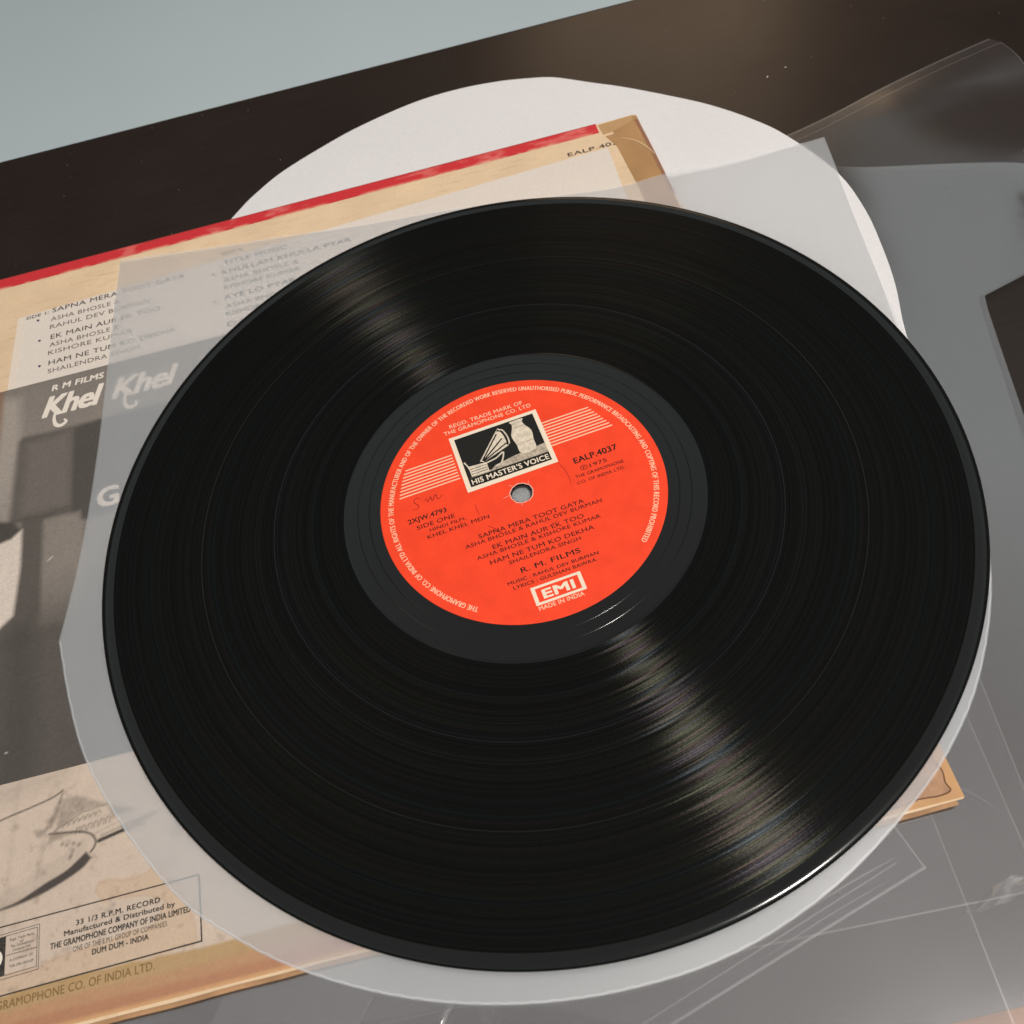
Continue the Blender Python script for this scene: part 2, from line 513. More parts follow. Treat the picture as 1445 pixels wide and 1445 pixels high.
# emblem: framed dark panel with a plain gramophone beside a plain pale jar
cx0, cy0 = rl((-21.2, 30.6)); cx1, cy1 = rl((15.2, 8.6))
ex0, ex1, ey0, ey1 = cx0 + 0.6, cx1 + 0.1, rl((-18.9, 5.5))[1], rl((-21.6, 30.6))[1]
def rect(x0, y0, x1, y1): return [(x0, y0), (x1, y0), (x1, y1), (x0, y1)]
poly("emblem_frame", rect(ex0, ey0, ex1, ey1), 0.12, M_CREAM, label)
M_EBLK = flat_ink("emblem_black", (0.010, 0.010, 0.009))
M_EGREY = paper("emblem_grey_print", (0.42, 0.36, 0.28), 0.6, 0.45, 700.0, 0.2, 0.0)
M_EPALE = paper("emblem_pale_print", (0.66, 0.58, 0.46), 0.6, 0.22, 500.0, 0.2, 0.0)
ix0, ix1, iy0, iy1 = ex0 + 1.7, ex1 - 1.7, ey0 + 1.75, ey1 - 1.35
poly("emblem_panel", rect(ix0, iy0, ix1, iy1), 0.14, M_EBLK, label)
W_ = ix1 - ix0; sy = iy0 + 3.75
poly("emblem_shelf", [(ix0 + 0.3, sy), (ix1, sy), (ix1, sy + 4.2), (ix0 + W_ * .6, sy + 3.1), (ix0 + W_ * .36, sy + 1.9), (ix0 + W_ * .3, sy + 0.7)], 0.155, M_EGREY, label)
def E(u, v): return (ix0 + u * W_, sy + v * (iy1 - sy))
horn = [E(.20, .30), E(.245, .26), E(.59, .45), E(.625, .62), E(.60, .80), E(.54, .93), E(.50, .86)]
poly("horn", horn, 0.165, M_EPALE, label)
for a, b in ((E(.235, .30), E(.50, .80)), (E(.24, .285), E(.545, .66)), (E(.245, .275), E(.575, .52))):
    ribbon("horn_line", [a, b], 0.55, 0.18, M_EBLK, label)
bell = [E(.52, .88), E(.565, .84), E(.59, .70), E(.595, .56), E(.585, .47)]
ribbon("horn_rim", bell, 0.9, 0.182, M_EBLK, label, smooth_n=5)
ribbon("horn_rim", [(p[0] + 0.6, p[1] + 0.15) for p in bell], 0.5, 0.185, M_EPALE, label, smooth_n=5)
poly("player_box", [E(.05, .02), E(.27, .02), E(.27, .24), E(.05, .27)], 0.165, M_EPALE, label)
for vv in (.07, .13, .19):
    ribbon("box_line", [E(.06, vv), E(.26, vv)], 0.25, 0.18, M_EBLK, label)
ribbon("tone_arm", [E(.27, .22), E(.40, .26), E(.50, .34), E(.44, .12), E(.36, .08)], 0.55, 0.17, M_EPALE, label, smooth_n=5)
ribbon("crank", [E(.02, .40), E(.045, .28), E(.06, .16)], 0.5, 0.17, M_EPALE, label, smooth_n=5)
jar = catmull([E(.70, .17), E(.68, .40), E(.66, .62), E(.70, .80), E(.715, .90), E(.70, .97), E(.86, .97), E(.845, .90), E(.86, .80), E(.91, .62), E(.895, .40), E(.875, .17)], 5, True)
poly("pale_jar", [tuple(p) for p in jar], 0.165, M_EPALE, label)
for q in ((E(.70, .80), E(.86, .80)), (E(.71, .90), E(.85, .90)), (E(.68, .40), E(.895, .40))):
    ribbon("jar_line", q, 0.3, 0.18, M_EGREY, label)
poly("emblem_band", rect(ix0, iy0, ix1, sy - 0.05), 0.16, M_EBLK, label)
lettering("HIS MASTER'S VOICE", (ix0 + 0.9, iy0 + 0.75), (ix1 - 0.7, iy0 + 0.75), 2.25, 0.175, M_CREAM, label, 0.03)
# printed lines
LT("EALP.4037", (20.7, 6.2), (36.5, 8.0), 2.5, M_BLK, 0.040)
LT("1975", (25.5, 3.2), (31.7, 3.9), 1.7, M_DRED, 0.028)
pc = rl((23.3, 3.9))
ribbon("lettering", [(pc[0] + 1.25 * math.cos(t), pc[1] + 0.95 * math.sin(t)) for t in np.linspace(0, 2 * math.pi, 25)], 0.22, 0.10, M_DRED, label)
lettering("P", (pc[0] - 0.45, pc[1] - 0.55), (pc[0] + 0.5, pc[1] - 0.55), 1.1, 0.10, M_DRED, label, 0.01)
LT("THE GRAMOPHONE", (19.5, 0.1), (37.2, 1.8), 1.35, M_DRED, 0.028)
LT("CO. OF INDIA LTD.", (19.5, -2.5), (36.9, -0.8), 1.35, M_DRED, 0.028)
LT("2XJW.4793", (-40.5, -1.2), (-26.7, 0.2), 2.0, M_BLK, 0.031)
LT("SIDE ONE", (-37.9, -4.2), (-24.3, -2.9), 1.75, M_DRED, 0.028)
LT("HINDI FILM,", (-33.7, -6.1), (-20.8, -5.0), 1.35, M_DRED, 0.028)
LT("KHEL KHEL MEIN", (-34.9, -8.8), (-12.8, -6.7), 1.6, M_DRED, 0.028)
LT("SAPNA MERA TOOT GAYA", (-17.8, -13.9), (19.8, -10.1), 1.8, M_DRED, 0.028)
LT("ASHA BHOSLE & RAHUL DEV BURMAN", (-23.0, -16.7), (25.7, -11.4), 1.55, M_DRED, 0.028)
LT("EK MAIN AUR EK TOO", (-14.0, -19.3), (18.3, -15.8), 1.8, M_DRED, 0.028)
LT("ASHA BHOSLE & KISHORE KUMAR", (-20.0, -22.1), (23.7, -17.3), 1.55, M_DRED, 0.028)
LT("HAM NE TUM KO DEKHA", (-16.0, -24.9), (20.5, -21.1), 1.8, M_DRED, 0.028)
LT("SHAILENDRA SINGH", (-9.9, -26.6), (15.2, -23.9), 1.5, M_DRED, 0.028)
LT("R. M. FILMS", (-6.7, -30.6), (13.9, -28.7), 2.0, M_BLK, 0.028)
LT("MUSIC : RAHUL DEV BURMAN", (-12.0, -34.1), (19.4, -30.9), 1.3, M_BLK, 0.028)
LT("LYRICS : GULSHAN BAWRA", (-10.5, -36.1), (18.0, -33.2), 1.3, M_BLK, 0.028)
a, b, c_, d_ = rl((-5.0, -37.3)), rl((11.0, -36.0)), rl((11.8, -41.9)), rl((-4.7, -43.4))
fx0, fx1, fy1, fy0 = a[0] + 0.1, c_[0] + 0.2, (a[1] + b[1]) / 2, (c_[1] + d_[1]) / 2
ribbon("badge_frame", [(fx0 - .45, fy1), (fx1 + .45, fy1)], 0.9, 0.10, M_CREAM, label)
ribbon("badge_frame", [(fx0 - .45, fy0), (fx1 + .45, fy0)], 0.9, 0.10, M_CREAM, label)
ribbon("badge_frame", [(fx0 + .2, fy0 + .45), (fx0 + .2, fy1 - .45)], 1.3, 0.10, M_CREAM, label)
ribbon("badge_frame", [(fx1 - .2, fy0 + .45), (fx1 - .2, fy1 - .45)], 1.3, 0.10, M_CREAM, label)
lettering("EMI", (fx0 + 2.9, fy0 + 1.35), (fx1 - 2.9, fy0 + 1.35), fy1 - fy0 - 2.7, 0.10, M_CREAM, label, 0.085)
LT("MADE IN INDIA", (-4.1, -45.7), (11.2, -44.3), 1.6, M_PINK, 0.031)
# pen initials and the pressed ring
def pen(pts, w=0.26): ribbon("handwriting", [rl(p) for p in pts], w, 0.11, M_PEN, label, taper=True, smooth_n=6)
pen([(-35.0, 7.9), (-35.6, 8.8), (-37.0, 8.3), (-37.2, 7.0), (-36.2, 6.0), (-36.0, 4.9), (-37.2, 4.1), (-38.3, 4.6)])
pen([(-33.6, 6.6), (-32.8, 7.6), (-32.5, 6.0), (-31.3, 8.0), (-30.8, 6.2), (-29.4, 8.4), (-28.9, 6.4), (-28.0, 6.6), (-27.3, 7.4), (-26.8, 7.0)])
M_CRACK = flat_ink("label_crease", (0.30, 0.012, 0.006))
def arcp(r, a0, a1, k=24): return [(r * math.cos(math.radians(t)), r * math.sin(math.radians(t))) for t in np.linspace(a0, a1, k)]
ribbon("crease", arcp(17.3, 36, -14), 0.2, 0.105, M_CRACK, label, taper=True)
ribbon("crease", arcp(17.0, -58, -82, 12), 0.16, 0.105, M_CRACK, label, taper=True)
ribbon("crease", arcp(16.6, 173, 190, 10), 0.2, 0.105, M_CRACK, label, taper=True)
for a_, r0, r1 in ((172, 4.4, 6.6), (40, 4.3, 5.4), (118, 4.3, 5.6), (250, 4.3, 5.2)):
    ribbon("spindle_mark", [(r0 * math.cos(math.radians(a_)), r0 * math.sin(math.radians(a_))), (r1 * math.cos(math.radians(a_ + 6)), r1 * math.sin(math.radians(a_ + 6)))], 0.16, 0.1, M_TORN, label)
ribbon("crease", [(-14.8, -8.2), (-12.8, -10.4), (-11.2, -13.0)], 0.26, 0.112, M_CRACK, label, taper=True)

# ------------------------------------------------------------------ record jacket
ZJ = -2.9
jacket = thing("record_jacket", "aged cream cardboard record jacket with red top edge and printed back, under the record", "record jacket")
M_BOARD = paper("aged_cream_paper", A(212, 187, 155), 0.55, 0.07, 38.0, 0.3, 0.3, 700.0)
def scuffed(mat):
    t = mat.node_tree; p = t.nodes["Principled BSDF"]
    src = p.inputs["Base Color"].links[0].from_socket
    tc_ = t.nodes.new("ShaderNodeTexCoord"); mp_ = t.nodes.new("ShaderNodeMapping"); mp_.inputs["Scale"].default_value = (60, 420, 60)
    no = t.nodes.new("ShaderNodeTexNoise"); no.inputs["Scale"].default_value = 1.0; no.inputs["Detail"].default_value = 6.0; no.inputs["Roughness"].default_value = 0.72
    ra = t.nodes.new("ShaderNodeValToRGB"); mx = t.nodes.new("ShaderNodeMix"); mx.data_type = 'RGBA'; mx.blend_type = 'MULTIPLY'; mx.inputs[0].default_value = 1.0
    ra.color_ramp.elements[0].position = 0.30; ra.color_ramp.elements[0].color = (0.87, 0.81, 0.75, 1)
    ra.color_ramp.elements[1].position = 0.46; ra.color_ramp.elements[1].color = (1, 1, 1, 1)
    t.links.new(tc_.outputs["Object"], mp_.inputs[0]); t.links.new(mp_.outputs[0], no.inputs["Vector"]); t.links.new(no.outputs["Fac"], ra.inputs[0])
    t.links.new(src, mx.inputs[6]); t.links.new(ra.outputs[0], mx.inputs[7]); t.links.new(mx.outputs[2], p.inputs["Base Color"])
scuffed(M_BOARD)
M_BROWNB = paper("brown_board", A(166, 130, 96), 0.7, 0.22, 90.0)
JX0, JX1, JY0, JY1 = -218.5, 97.2, -132.0, 187.0
bm = bmesh.new()
def boardmesh(name, pts, z1, z0, mat):
    bm = bmesh.new()
    top = [bm.verts.new((x * MM, y * MM, z1 * MM)) for x, y in pts]
    bot = [bm.verts.new((x * MM, y * MM, z0 * MM)) for x, y in pts]
    bm.faces.new(top); bm.faces.new(bot[::-1])
    k = len(pts)
    for i in range(k): bm.faces.new((top[i], bot[i], bot[(i + 1) % k], top[(i + 1) % k]))
    bmesh.ops.bevel(bm, geom=bm.edges[:], offset=0.00025, segments=2, affect='EDGES')
    me = bpy.data.meshes.new(name); bm.to_mesh(me); bm.free()
    return link(name, me, mat, jacket)
bm.free()
# worn outline: slightly uneven along the bottom and the open right side
bot = [(x, JY0 + 0.10 * math.sin(x * 0.21) + 0.14 * math.sin(x * 0.063 + 1)) for x in np.linspace(JX0, JX1 - 1, 50)]
rgt = [(JX1 - 0.6 - 2.0 * (y - JY0) / 317.0 + 0.35 * math.sin(y * 0.17) + (-0.5 if y < -122 else 0), y) for y in np.linspace(JY0 + 1.2, JY1 - 1, 40)]
boardmesh("back_board", bot + rgt + [(JX1 - 3.4, JY1 - 0.2), (JX0, JY1 - 2.4)], ZJ, ZJ - 0.9, M_BOARD)
boardmesh("front_board", [(x - 1.5, y - 1.0 if y < 0 else y) for x, y in bot] + [(x - 2.2, y) for x, y in rgt] + [(JX1 - 4, JY1 - .4), (JX0, JY1 - 2.8)], ZJ - 1.5, ZJ - 2.6, M_BROWNB)
poly("spine", [(JX0 + 2, JY0 + 2), (JX1 - 8, JY0 + 2), (JX1 - 8, JY1 - 2), (JX0 + 2, JY1 - 2)], ZJ - 0.9, M_BROWNB, jacket, 0.6)

# red paper strip along the top edge
def red_fn(X, Y):
    C = np.ones(X.shape + (3,)) * np.array(A(190, 46, 52))
    w = soft(vnoise(X, Y, 9.0, 3) * -1 + 0.66, -0.16)
    wear = np.clip((vnoise(X, Y * 3, 14.0, 5, 5) - 0.62) * 9, 0, 1)
    C = blend(C, wear * 0.38, A(222, 140, 128))
    edge = soft(JY1 + 0.1 - Y - 0.5 - 1.2 * np.clip(vnoise(X, Y * 0, 10, 8, 4) - 0.5, 0, 1), 0.5)
    C = blend(C, edge * 0.8, A(120, 52, 44))
    low = soft(Y - 181.0, 0.8) * np.clip((vnoise(X, Y, 6, 11) - 0.4) * 4, 0, 1)
    return blend(C, low * 0.6, A(220, 170, 140))
M_ATTR = attr_paper("printed_paper", 0.55, 0.08, 1300.0)
n_ = grid_panel("red_strip", JX0, 75.6, 180.1, JY1 - 0.1, 0.6, ZJ + 0.05, red_fn, M_ATTR, jacket)
for v in n_.data.vertices: v.co.y -= 2.4 * MM * (76.6 - v.co.x / MM) / 295.0

# pasted track-list panel
def list_fn(X, Y):
    C = np.ones(X.shape + (3,)) * np.array(A(206, 197, 187))
    v = vnoise(X, Y, 40, 21, 5)
    C = C * (0.95 + 0.10 * v[..., None])
    C = blend(C, soft(np.abs(X + 192.3) - 1.2, 2.0) * 0.35, A(222, 200, 170))
    return C
n_ = grid_panel("track_list_panel", -193.6, 75.8, 114.2, 168.9, 2.2, ZJ + 0.05, list_fn, M_ATTR, jacket)
me = n_.data                                            # its top edge runs 2.5 degrees out of square
for v in me.vertices:
    x, y = v.co.x / MM, v.co.y / MM
    t = (y - 114.2) / (168.9 - 114.2)
    top = 156.2 + (x + 193.6) / (75.8 + 193.6) * 12.7
    v.co.y = (114.2 + t * (top - 114.2)) * MM
    v.co.x = (x + 1.8 * t - 1.0) * MM
M_INK = flat_ink("jacket_black_ink", (0.022, 0.018, 0.015), 0.6, 1.2)
M_INKB = flat_ink("jacket_grey_ink", (0.075, 0.066, 0.058), 0.6, 1.0)
M_DOT = flat_ink("blue_pen_dot", (0.035, 0.035, 0.09))
def JT(s, L, R, cap, mat=M_INK, bold=0.0, z=ZJ + 0.12, **kw): return lettering(s, L, R, cap, z, mat, jacket, bold, **kw)
JT("SIDE 1:", (-189.1, 153.8), (-178.9, 154.2), 1.9, M_INK, 0.02, shear=0.1)
JT("SAPNA MERA TOOT GAYA", (-177.3, 154.3), (-117.5, 154.9), 2.8, M_INK, 0.006)
JT("ASHA BHOSLE &", (-177.8, 149.1), (-147.0, 149.4), 2.6, M_INKB, 0.0)
JT("RAHUL DEV BURMAN", (-177.9, 144.4), (-133.5, 144.8), 2.6, M_INKB, 0.0)
JT("EK MAIN AUR EK TOO", (-177.3, 138.1), (-128.9, 138.7), 2.8, M_INK, 0.006)
JT("ASHA BHOSLE &", (-177.6, 133.5), (-147.0, 133.8), 2.6, M_INKB, 0.0)
JT("KISHORE KUMAR", (-177.9, 129.0), (-141.0, 129.4), 2.6, M_INKB, 0.0)
JT("HAM NE TUM KO DEKHA", (-177.4, 123.0), (-122.3, 123.6), 2.8, M_INK, 0.006)
JT("SHAILENDRA SINGH", (-177.5, 118.3), (-138.0, 118.8), 2.6, M_INKB, 0.0)
JT("SIDE 2:", (-100.7, 162.8), (-90.9, 162.9), 1.8, M_INK, 0.02)
JT("TITLE MUSIC", (-100.1, 156.4), (-71.5, 156.7), 2.7, M_INK, 0.004)
JT("KHULLAM KHULLA PYAR", (-101.1, 150.6), (-43.2, 151.0), 2.8, M_INK, 0.006)
JT("ASHA BHOSLE &", (-100.6, 145.5), (-67.2, 145.8), 2.6, M_INKB, 0.0)
JT("KISHORE KUMAR", (-100.5, 140.9), (-66.9, 141.2), 2.6, M_INKB, 0.0)
JT("AYE LO PYAR KE", (-101.0, 134.8), (-62.0, 135.1), 2.8, M_INK, 0.006)
JT("ASHA BHOSLE &", (-100.6, 129.4), (-67.2, 129.7), 2.6, M_INKB, 0.0)
JT("KISHORE KUMAR", (-100.6, 124.9), (-66.9, 125.2), 2.6, M_INKB, 0.0)
JT("DAFLIWALE", (-100.2, 118.6), (-68.0, 118.9), 2.8, M_INK, 0.006)
for p in ((-183.6, 151.6), (-182.2, 138.9), (-181.3, 123.8), (-104.9, 152.0), (-105.0, 135.0)):
    poly("pen_dot", [(p[0] + 0.62 * math.cos(t) * (1 + .2 * math.sin(3 * t)), p[1] + 0.62 * math.sin(t)) for t in np.linspace(0, 2 * math.pi, 12, endpoint=False)], ZJ + 0.12, M_DOT, jacket)
JT("EALP 4037", (58.7, 169.4), (84.6, 169.6), 2.6, M_INK, 0.02)

# printed black-and-white photograph
def photo_fn(X, Y):
    g = lambda v: A(v, v * 0.945, v * 0.89)
    n1 = vnoise(X, Y, 30, 31, 5); n2 = vnoise(X, Y, 1.1, 33, 2)
    C = np.ones(X.shape + (3,)) * np.array(g(122))
    topband = np.clip((Y - 84) / 30, 0, 1)
    C = blend(C, topband * 0.35 * np.clip((-150 - X) / 30 + 1, 0, 1), g(104))
    C = blend(C, soft(sdpoly(X, Y, [(-200, 112), (-188.5, 108), (-187, 92), (-188.3, 47), (-184, 30), (-186, 0), (-200, 0)]), 5.0) * 0.8, g(150))
    C = blend(C, soft(Y - 46, 40) * 0.6, g(100))
    # low dark part
    C = blend(C, soft(Y - 8, 26), g(80))
    C = blend(C, soft(sdpoly(X, Y, [(-186, 2), (-176, 4), (-172, -60), (-186, -60)]), 9) * 0.6, g(62))
    # dark block with a rounded corner
    C = blend(C, soft(sdpoly(X, Y, [(-187.4, 84.5), (-186.0, 86.6), (-173.4, 86.2), (-155.0, 86.0), (-100, 86), (-100, 39), (-159.5, 39.2), (-165.7, 43.3), (-175.3, 43.4), (-188.0, 46.0)]), 2.6), g(84))
    C = blend(C, soft(sdpoly(X, Y, [(-184.4, 83), (-166, 83.5), (-165, 47), (-184.8, 48)]), 5.0) * 0.8, g(104))
    C = blend(C, soft(sdpoly(X, Y, [(-187, 84), (-183, 84), (-184, 47), (-188, 47)]), 4.0) * 0.5, g(92))
    C = blend(C, soft(sdpoly(X, Y, [(-164.6, 84.5), (-155.3, 85.9), (-120, 85), (-120, 40), (-160.3, 38.9), (-164.3, 41.7)]), 1.8) * 0.8, g(70))
    C = blend(C, soft(sdline(X, Y, [(-188, 46.5), (-175.4, 45.2), (-164.5, 47.1)]) - 0.5, 1.6) * 0.7, g(74))
    # column and lit wall
    C = blend(C, soft(sdpoly(X, Y, [(-174.7, 42.8), (-161.1, 43.2), (-158, 20), (-160, -4), (-174.1, -2)]), 2.6) * np.clip((Y + 6) / 30, 0, 1), g(122))
    C = blend(C, soft(sdpoly(X, Y, [(-183.7, 46.1), (-175.3, 44.3), (-174.2, 2.7), (-184.2, 1.5)]), 2.0) * 0.9, g(80))
    # pale garment and dark shape at the left margin
    C = blend(C, soft(sdpoly(X, Y, [(-200, 37), (-190, 39), (-183.2, 41.4), (-182.7, 25), (-184.0, 5), (-190, 0), (-200, -4)]), 1.8), g(196))
    C = blend(C, soft(sdpoly(X, Y, [(-200, 48), (-192.0, 47.6), (-186.4, 45.6), (-183.8, 41.6), (-187.0, 38.4), (-191.3, 37.6), (-200, 37)]), 1.6), g(70))
    C = blend(C, soft(np.abs(X + 197.3) - 1.8, 2.4) * 0.8, A(120, 92, 70))
    for a, b in (((-172.4, 24.6), (-170.8, 25.8)), ((-182.7, -46.2), (-182.1, -45.9))):
        C = blend(C, soft(sdline(X, Y, [a, b]) - 0.12, 0.5), g(205))
    C *= (0.90 + 0.20 * n1)[..., None]
    return C * (0.93 + 0.14 * n2)[..., None]
M_PHOTO = attr_paper("printed_photo", 0.5, 0.20, 2000.0)
grid_panel("photo_panel", -218.3, -98.0, -56.6, 114.6, 0.5, ZJ + 0.06, photo_fn, M_PHOTO, jacket)
poly("photo_panel", [(-98.0, -56.6), (90, -57.4), (90, 114.6), (-98.0, 114.6)], ZJ + 0.06, paper("printed_grey", A(110, 104, 98)), jacket)
M_WHITE = flat_ink("jacket_white_ink", A(212, 203, 192))
JT("R M FILMS", (-175.1, 107.8), (-153.2, 108.0), 3.1, M_WHITE, 0.06, shear=0.15)
JT("Khel", (-178.2, 94.4), (-153.4, 94.6), 10.8, M_WHITE, 0.055, shear=0.32, spacing=0.95)
JT("Khel", (-149.2, 94.8), (-122.0, 95.0), 10.8, M_WHITE, 0.055, shear=0.32, spacing=0.95)
JT("Mein", (-114.5, 95.0), (-82.0, 95.2), 10.8, M_WHITE, 0.055, shear=0.32, spacing=0.95)
for dx in (0.0, 29.2):
    ribbon("lettering", [(-172.6 + dx, 97.5), (-173.4 + dx, 93.0), (-172.6 + dx, 89.2), (-170.4 + dx, 88.0), (-168.3 + dx, 89.4), (-169.2 + dx, 91.0)],
           1.7, ZJ + 0.125, M_WHITE, jacket, taper=True, smooth_n=6)
JT("G", (-153.9, 42.4), (-146.2, 42.6), 9.0, M_WHITE, 0.06)

# lower part: a light drawing of a cup and folded paper, with stains
def draw_fn(X, Y):
    C = np.ones(X.shape + (3,)) * np.array(A(184, 169, 154))
    n1 = vnoise(X, Y, 22, 41, 5); n2 = vnoise(X, Y, 1.6, 43, 3)
    C *= (0.95 + 0.10 * n1)[..., None]
    ink = A(36, 33, 33)
    def shade(m, v=1.0, c=ink): 
        nonlocal C
        C = blend(C, np.clip(m, 0, 1) * v, c)
    shade(soft(sdpoly(X, Y, [(-200, -56), (-160, -56), (-164, -60), (-178, -63), (-200, -66)]), 7), 0.16)
    shade(soft(np.abs(X + 178.5 - (Y + 80) * 0.05) - 0.5, 2.5), 0.12)
    rim = catmull([(-200, -73), (-190, -70.6), (-182.6, -68.2), (-173.6, -66.6), (-166.5, -65.2), (-162.8, -63.6)], 6)
    shade(soft(sdline(X, Y, rim) - 0.24, 0.45), 0.92)
    shade(soft(sdpoly(X, Y, [(-162.8, -64.4), (-163.6, -69.5), (-166.0, -74.5), (-168.4, -75.4), (-166.2, -71.5)]), 1.2) * (0.4 + 0.9 * vnoise(X, Y, 1.6, 51, 2)), 0.8)
    shade(soft(sdpoly(X, Y, [(-168.2, -74.6), (-171.2, -74.2), (-170.6, -76.4), (-167.4, -77.0)]), 1.5) * (0.2 + 0.9 * vnoise(X, Y, 1.0, 52, 2)), 0.7)
    shade(soft(sdpoly(X, Y, [(-162.8, -66.4), (-157.6, -66.6), (-148.3, -71.6), (-156.4, -71.9), (-164.6, -76.0)]), 1.3) * (0.35 + 0.5 * vnoise(X, Y, 1.0, 53, 2)), 0.62)
    shade(soft(sdline(X, Y, [(-165.3, -76.0), (-156, -72.2), (-148.5, -71.6)]) - 0.1, 0.5), 0.6)
    for k in range(7):
        x0 = -162.5 + k * 1.7
        shade(soft(sdline(X, Y, [(x0, -75.6 + k * 0.25), (x0 + 1.4, -74.0 + k * 0.2), (x0 + 2.3, -75.0 + k * .2)]) - 0.13, 0.5), 0.6)
    for k in range(6):
        x0 = -158.2 + k * 1.9
        shade(soft(sdline(X, Y, [(x0, -78.4 + k * 0.2), (x0 + 0.5, -76.6 + k * 0.2), (x0 + 1.5, -76.8 + k * .2), (x0 + 1.2, -78.3 + k * 0.2)]) - 0.16, 0.5), 0.62)
    bowl = catmull([(-166.4, -76.4), (-162.5, -77.0), (-157.0, -78.0), (-153.6, -79.4), (-151.8, -81.6), (-152.0, -83.6), (-153.2, -85.0)], 6)
    shade(soft(sdline(X, Y, bowl) - 0.30, 0.5), 0.9)
    shade(soft(sdpoly(X, Y, [(-166.4, -76.6), (-157, -78.1), (-161.5, -78.3), (-166.8, -79.4)]), 0.8), 0.35)
    shade(soft(sdline(X, Y, [(-150.7, -82.3), (-143.0, -80.9)]) - 0.58, 0.5), 0.95)
    shade(soft(sdline(X, Y, [(-150.2, -80.9), (-143.4, -79.6)]) - 0.18, 0.5), 0.5)
    shade(soft(sdline(X, Y, [(-152.4, -80.0), (-146, -78.2), (-140, -77.6)]) - 0.1, 0.5), 0.4)
    for a, b in (((-143.2, -79.8), (-133.6, -78.3)), ((-143.0, -81.0), (-136.5, -80.4))):
        shade(soft(sdline(X, Y, [a, b]) - 0.4, 1.4), 0.6)
    shade(soft(sdpoly(X, Y, [(-148.3, -71.6), (-146.2, -72.6), (-138.4, -75.6), (-146.5, -76.4)]), 1.6), 0.42)
    for p, r_ in (((-162.2, -80.5), .5), ((-160.8, -81.2), .4), ((-158.6, -81.2), .5), ((-156.9, -81.9), .5), ((-158.8, -83.4), .35), ((-159.6, -85.2), .5), ((-159.2, -84.4), .4)):
        shade(soft(np.hypot(X - p[0], Y - p[1]) - r_, 0.9), 0.6)
    shade(soft(sdline(X, Y, [(-168.0, -78.5), (-169.6, -88.5)]) - 0.3, 1.8), 0.22)
    outer = catmull([(-220, -98.6), (-195, -97.0), (-180.5, -95.7), (-174.6, -95.2), (-167.2, -93.7), (-159.8, -91.2), (-155.4, -89.1), (-152.9, -86.8)], 6)
    inner = catmull([(-154.6, -84.6), (-157.6, -86.8), (-161.0, -88.9), (-167.1, -91.0), (-174.6, -94.0), (-180.6, -95.1), (-195, -96.7), (-220, -98.4)], 6)
    arc = [tuple(p) for p in outer] + [tuple(p) for p in inner]
    shade(soft(sdpoly(X, Y, arc), 0.7), 0.9)
    shade(soft(sdpoly(X, Y, [(p[0], p[1] + 1.4) for p in arc[:len(outer)]] + [tuple(p) for p in outer[::-1]]), 3.5), 0.12)
    shade(soft(sdpoly(X, Y, [(p[0], p[1] + 5.2) for p in inner[::-1]] + [tuple(p) for p in inner]), 1.4), 0.10)
    # age stains: brown water mark over the imprint, dirt
    st = sdpoly(X, Y, [(-152.6, -97.2), (-150, -94.9), (-146, -95.6), (-141, -96.8), (-134, -94.0), (-130.4, -94.6), (-127.4, -99.5), (-124.8, -104.5), (-122.4, -110), (-121, -119), (-200, -121), (-200, -116), (-172, -114.5), (-158, -112.6), (-134, -110.5), (-130, -104.5), (-138, -101.5), (-150, -100)])
    st = st + (vnoise(X, Y, 5, 61, 4) - 0.5) * 3.5
    shade(soft(st, 1.2), 0.40, A(178, 150, 116))
    shade(np.clip(1 - np.abs(st) / 0.6, 0, 1), 0.30, A(160, 118, 80))
    dirt = np.clip((vnoise(X, Y, 2.6, 63, 4) - 0.62) * 6, 0, 1) * np.clip((vnoise(X, Y, 26, 64, 2) - 0.42) * 4, 0, 1)
    shade(dirt, 0.28, A(110, 90, 78))
    dk = np.clip((vnoise(X, Y, 1.7, 65, 3) - 0.58) * 8, 0, 1) * soft(np.hypot((X + 117.6) / 1.2, (Y + 115) / 2.4) - 1.0, 0.9)
    shade(dk, 0.55, A(84, 66, 54))
    sm = soft(np.hypot((X + 126.8) / 1.6, (Y + 85.4) / 3.2) - 0.9, 0.6); shade(sm, 0.28, A(104, 104, 100))
    sm = soft(np.hypot((X + 135.6) / 1.6, (Y + 67.0) / 2.0) - 0.9, 0.8); shade(sm, 0.16, A(104, 104, 100))
    # bottom tape: olive band, then a red-brown one at the fold
    wob = (vnoise(X, X * 0, 16, 71, 4) - 0.5) * 3.0
    shade(soft(Y + 119.4 + wob, 0.8), 0.82, A(158, 128, 82))
    shade(soft(Y + 123.9 + wob * 0.5, 1.6) * (0.75 + 0.5 * (vnoise(X, Y * 3, 18, 73, 4) - 0.5)), 0.85, A(168, 124, 98))
    shade(soft(Y + 127.2 + wob * 0.4, 1.4), 0.35, A(150, 88, 70))
    shade(soft(Y + 130.2, 1.0), 0.6, A(200, 160, 112))
    C *= (0.955 + 0.09 * n2)[..., None]
    return C
grid_panel("drawing_panel", -218.3, -60.0, -131.2, -56.6, 0.42, ZJ + 0.05, draw_fn, M_ATTR, jacket)
grid_panel("drawing_panel", -60.0, 84.0, -131.0, -57.4, 1.2, ZJ + 0.05, draw_fn, M_ATTR, jacket)
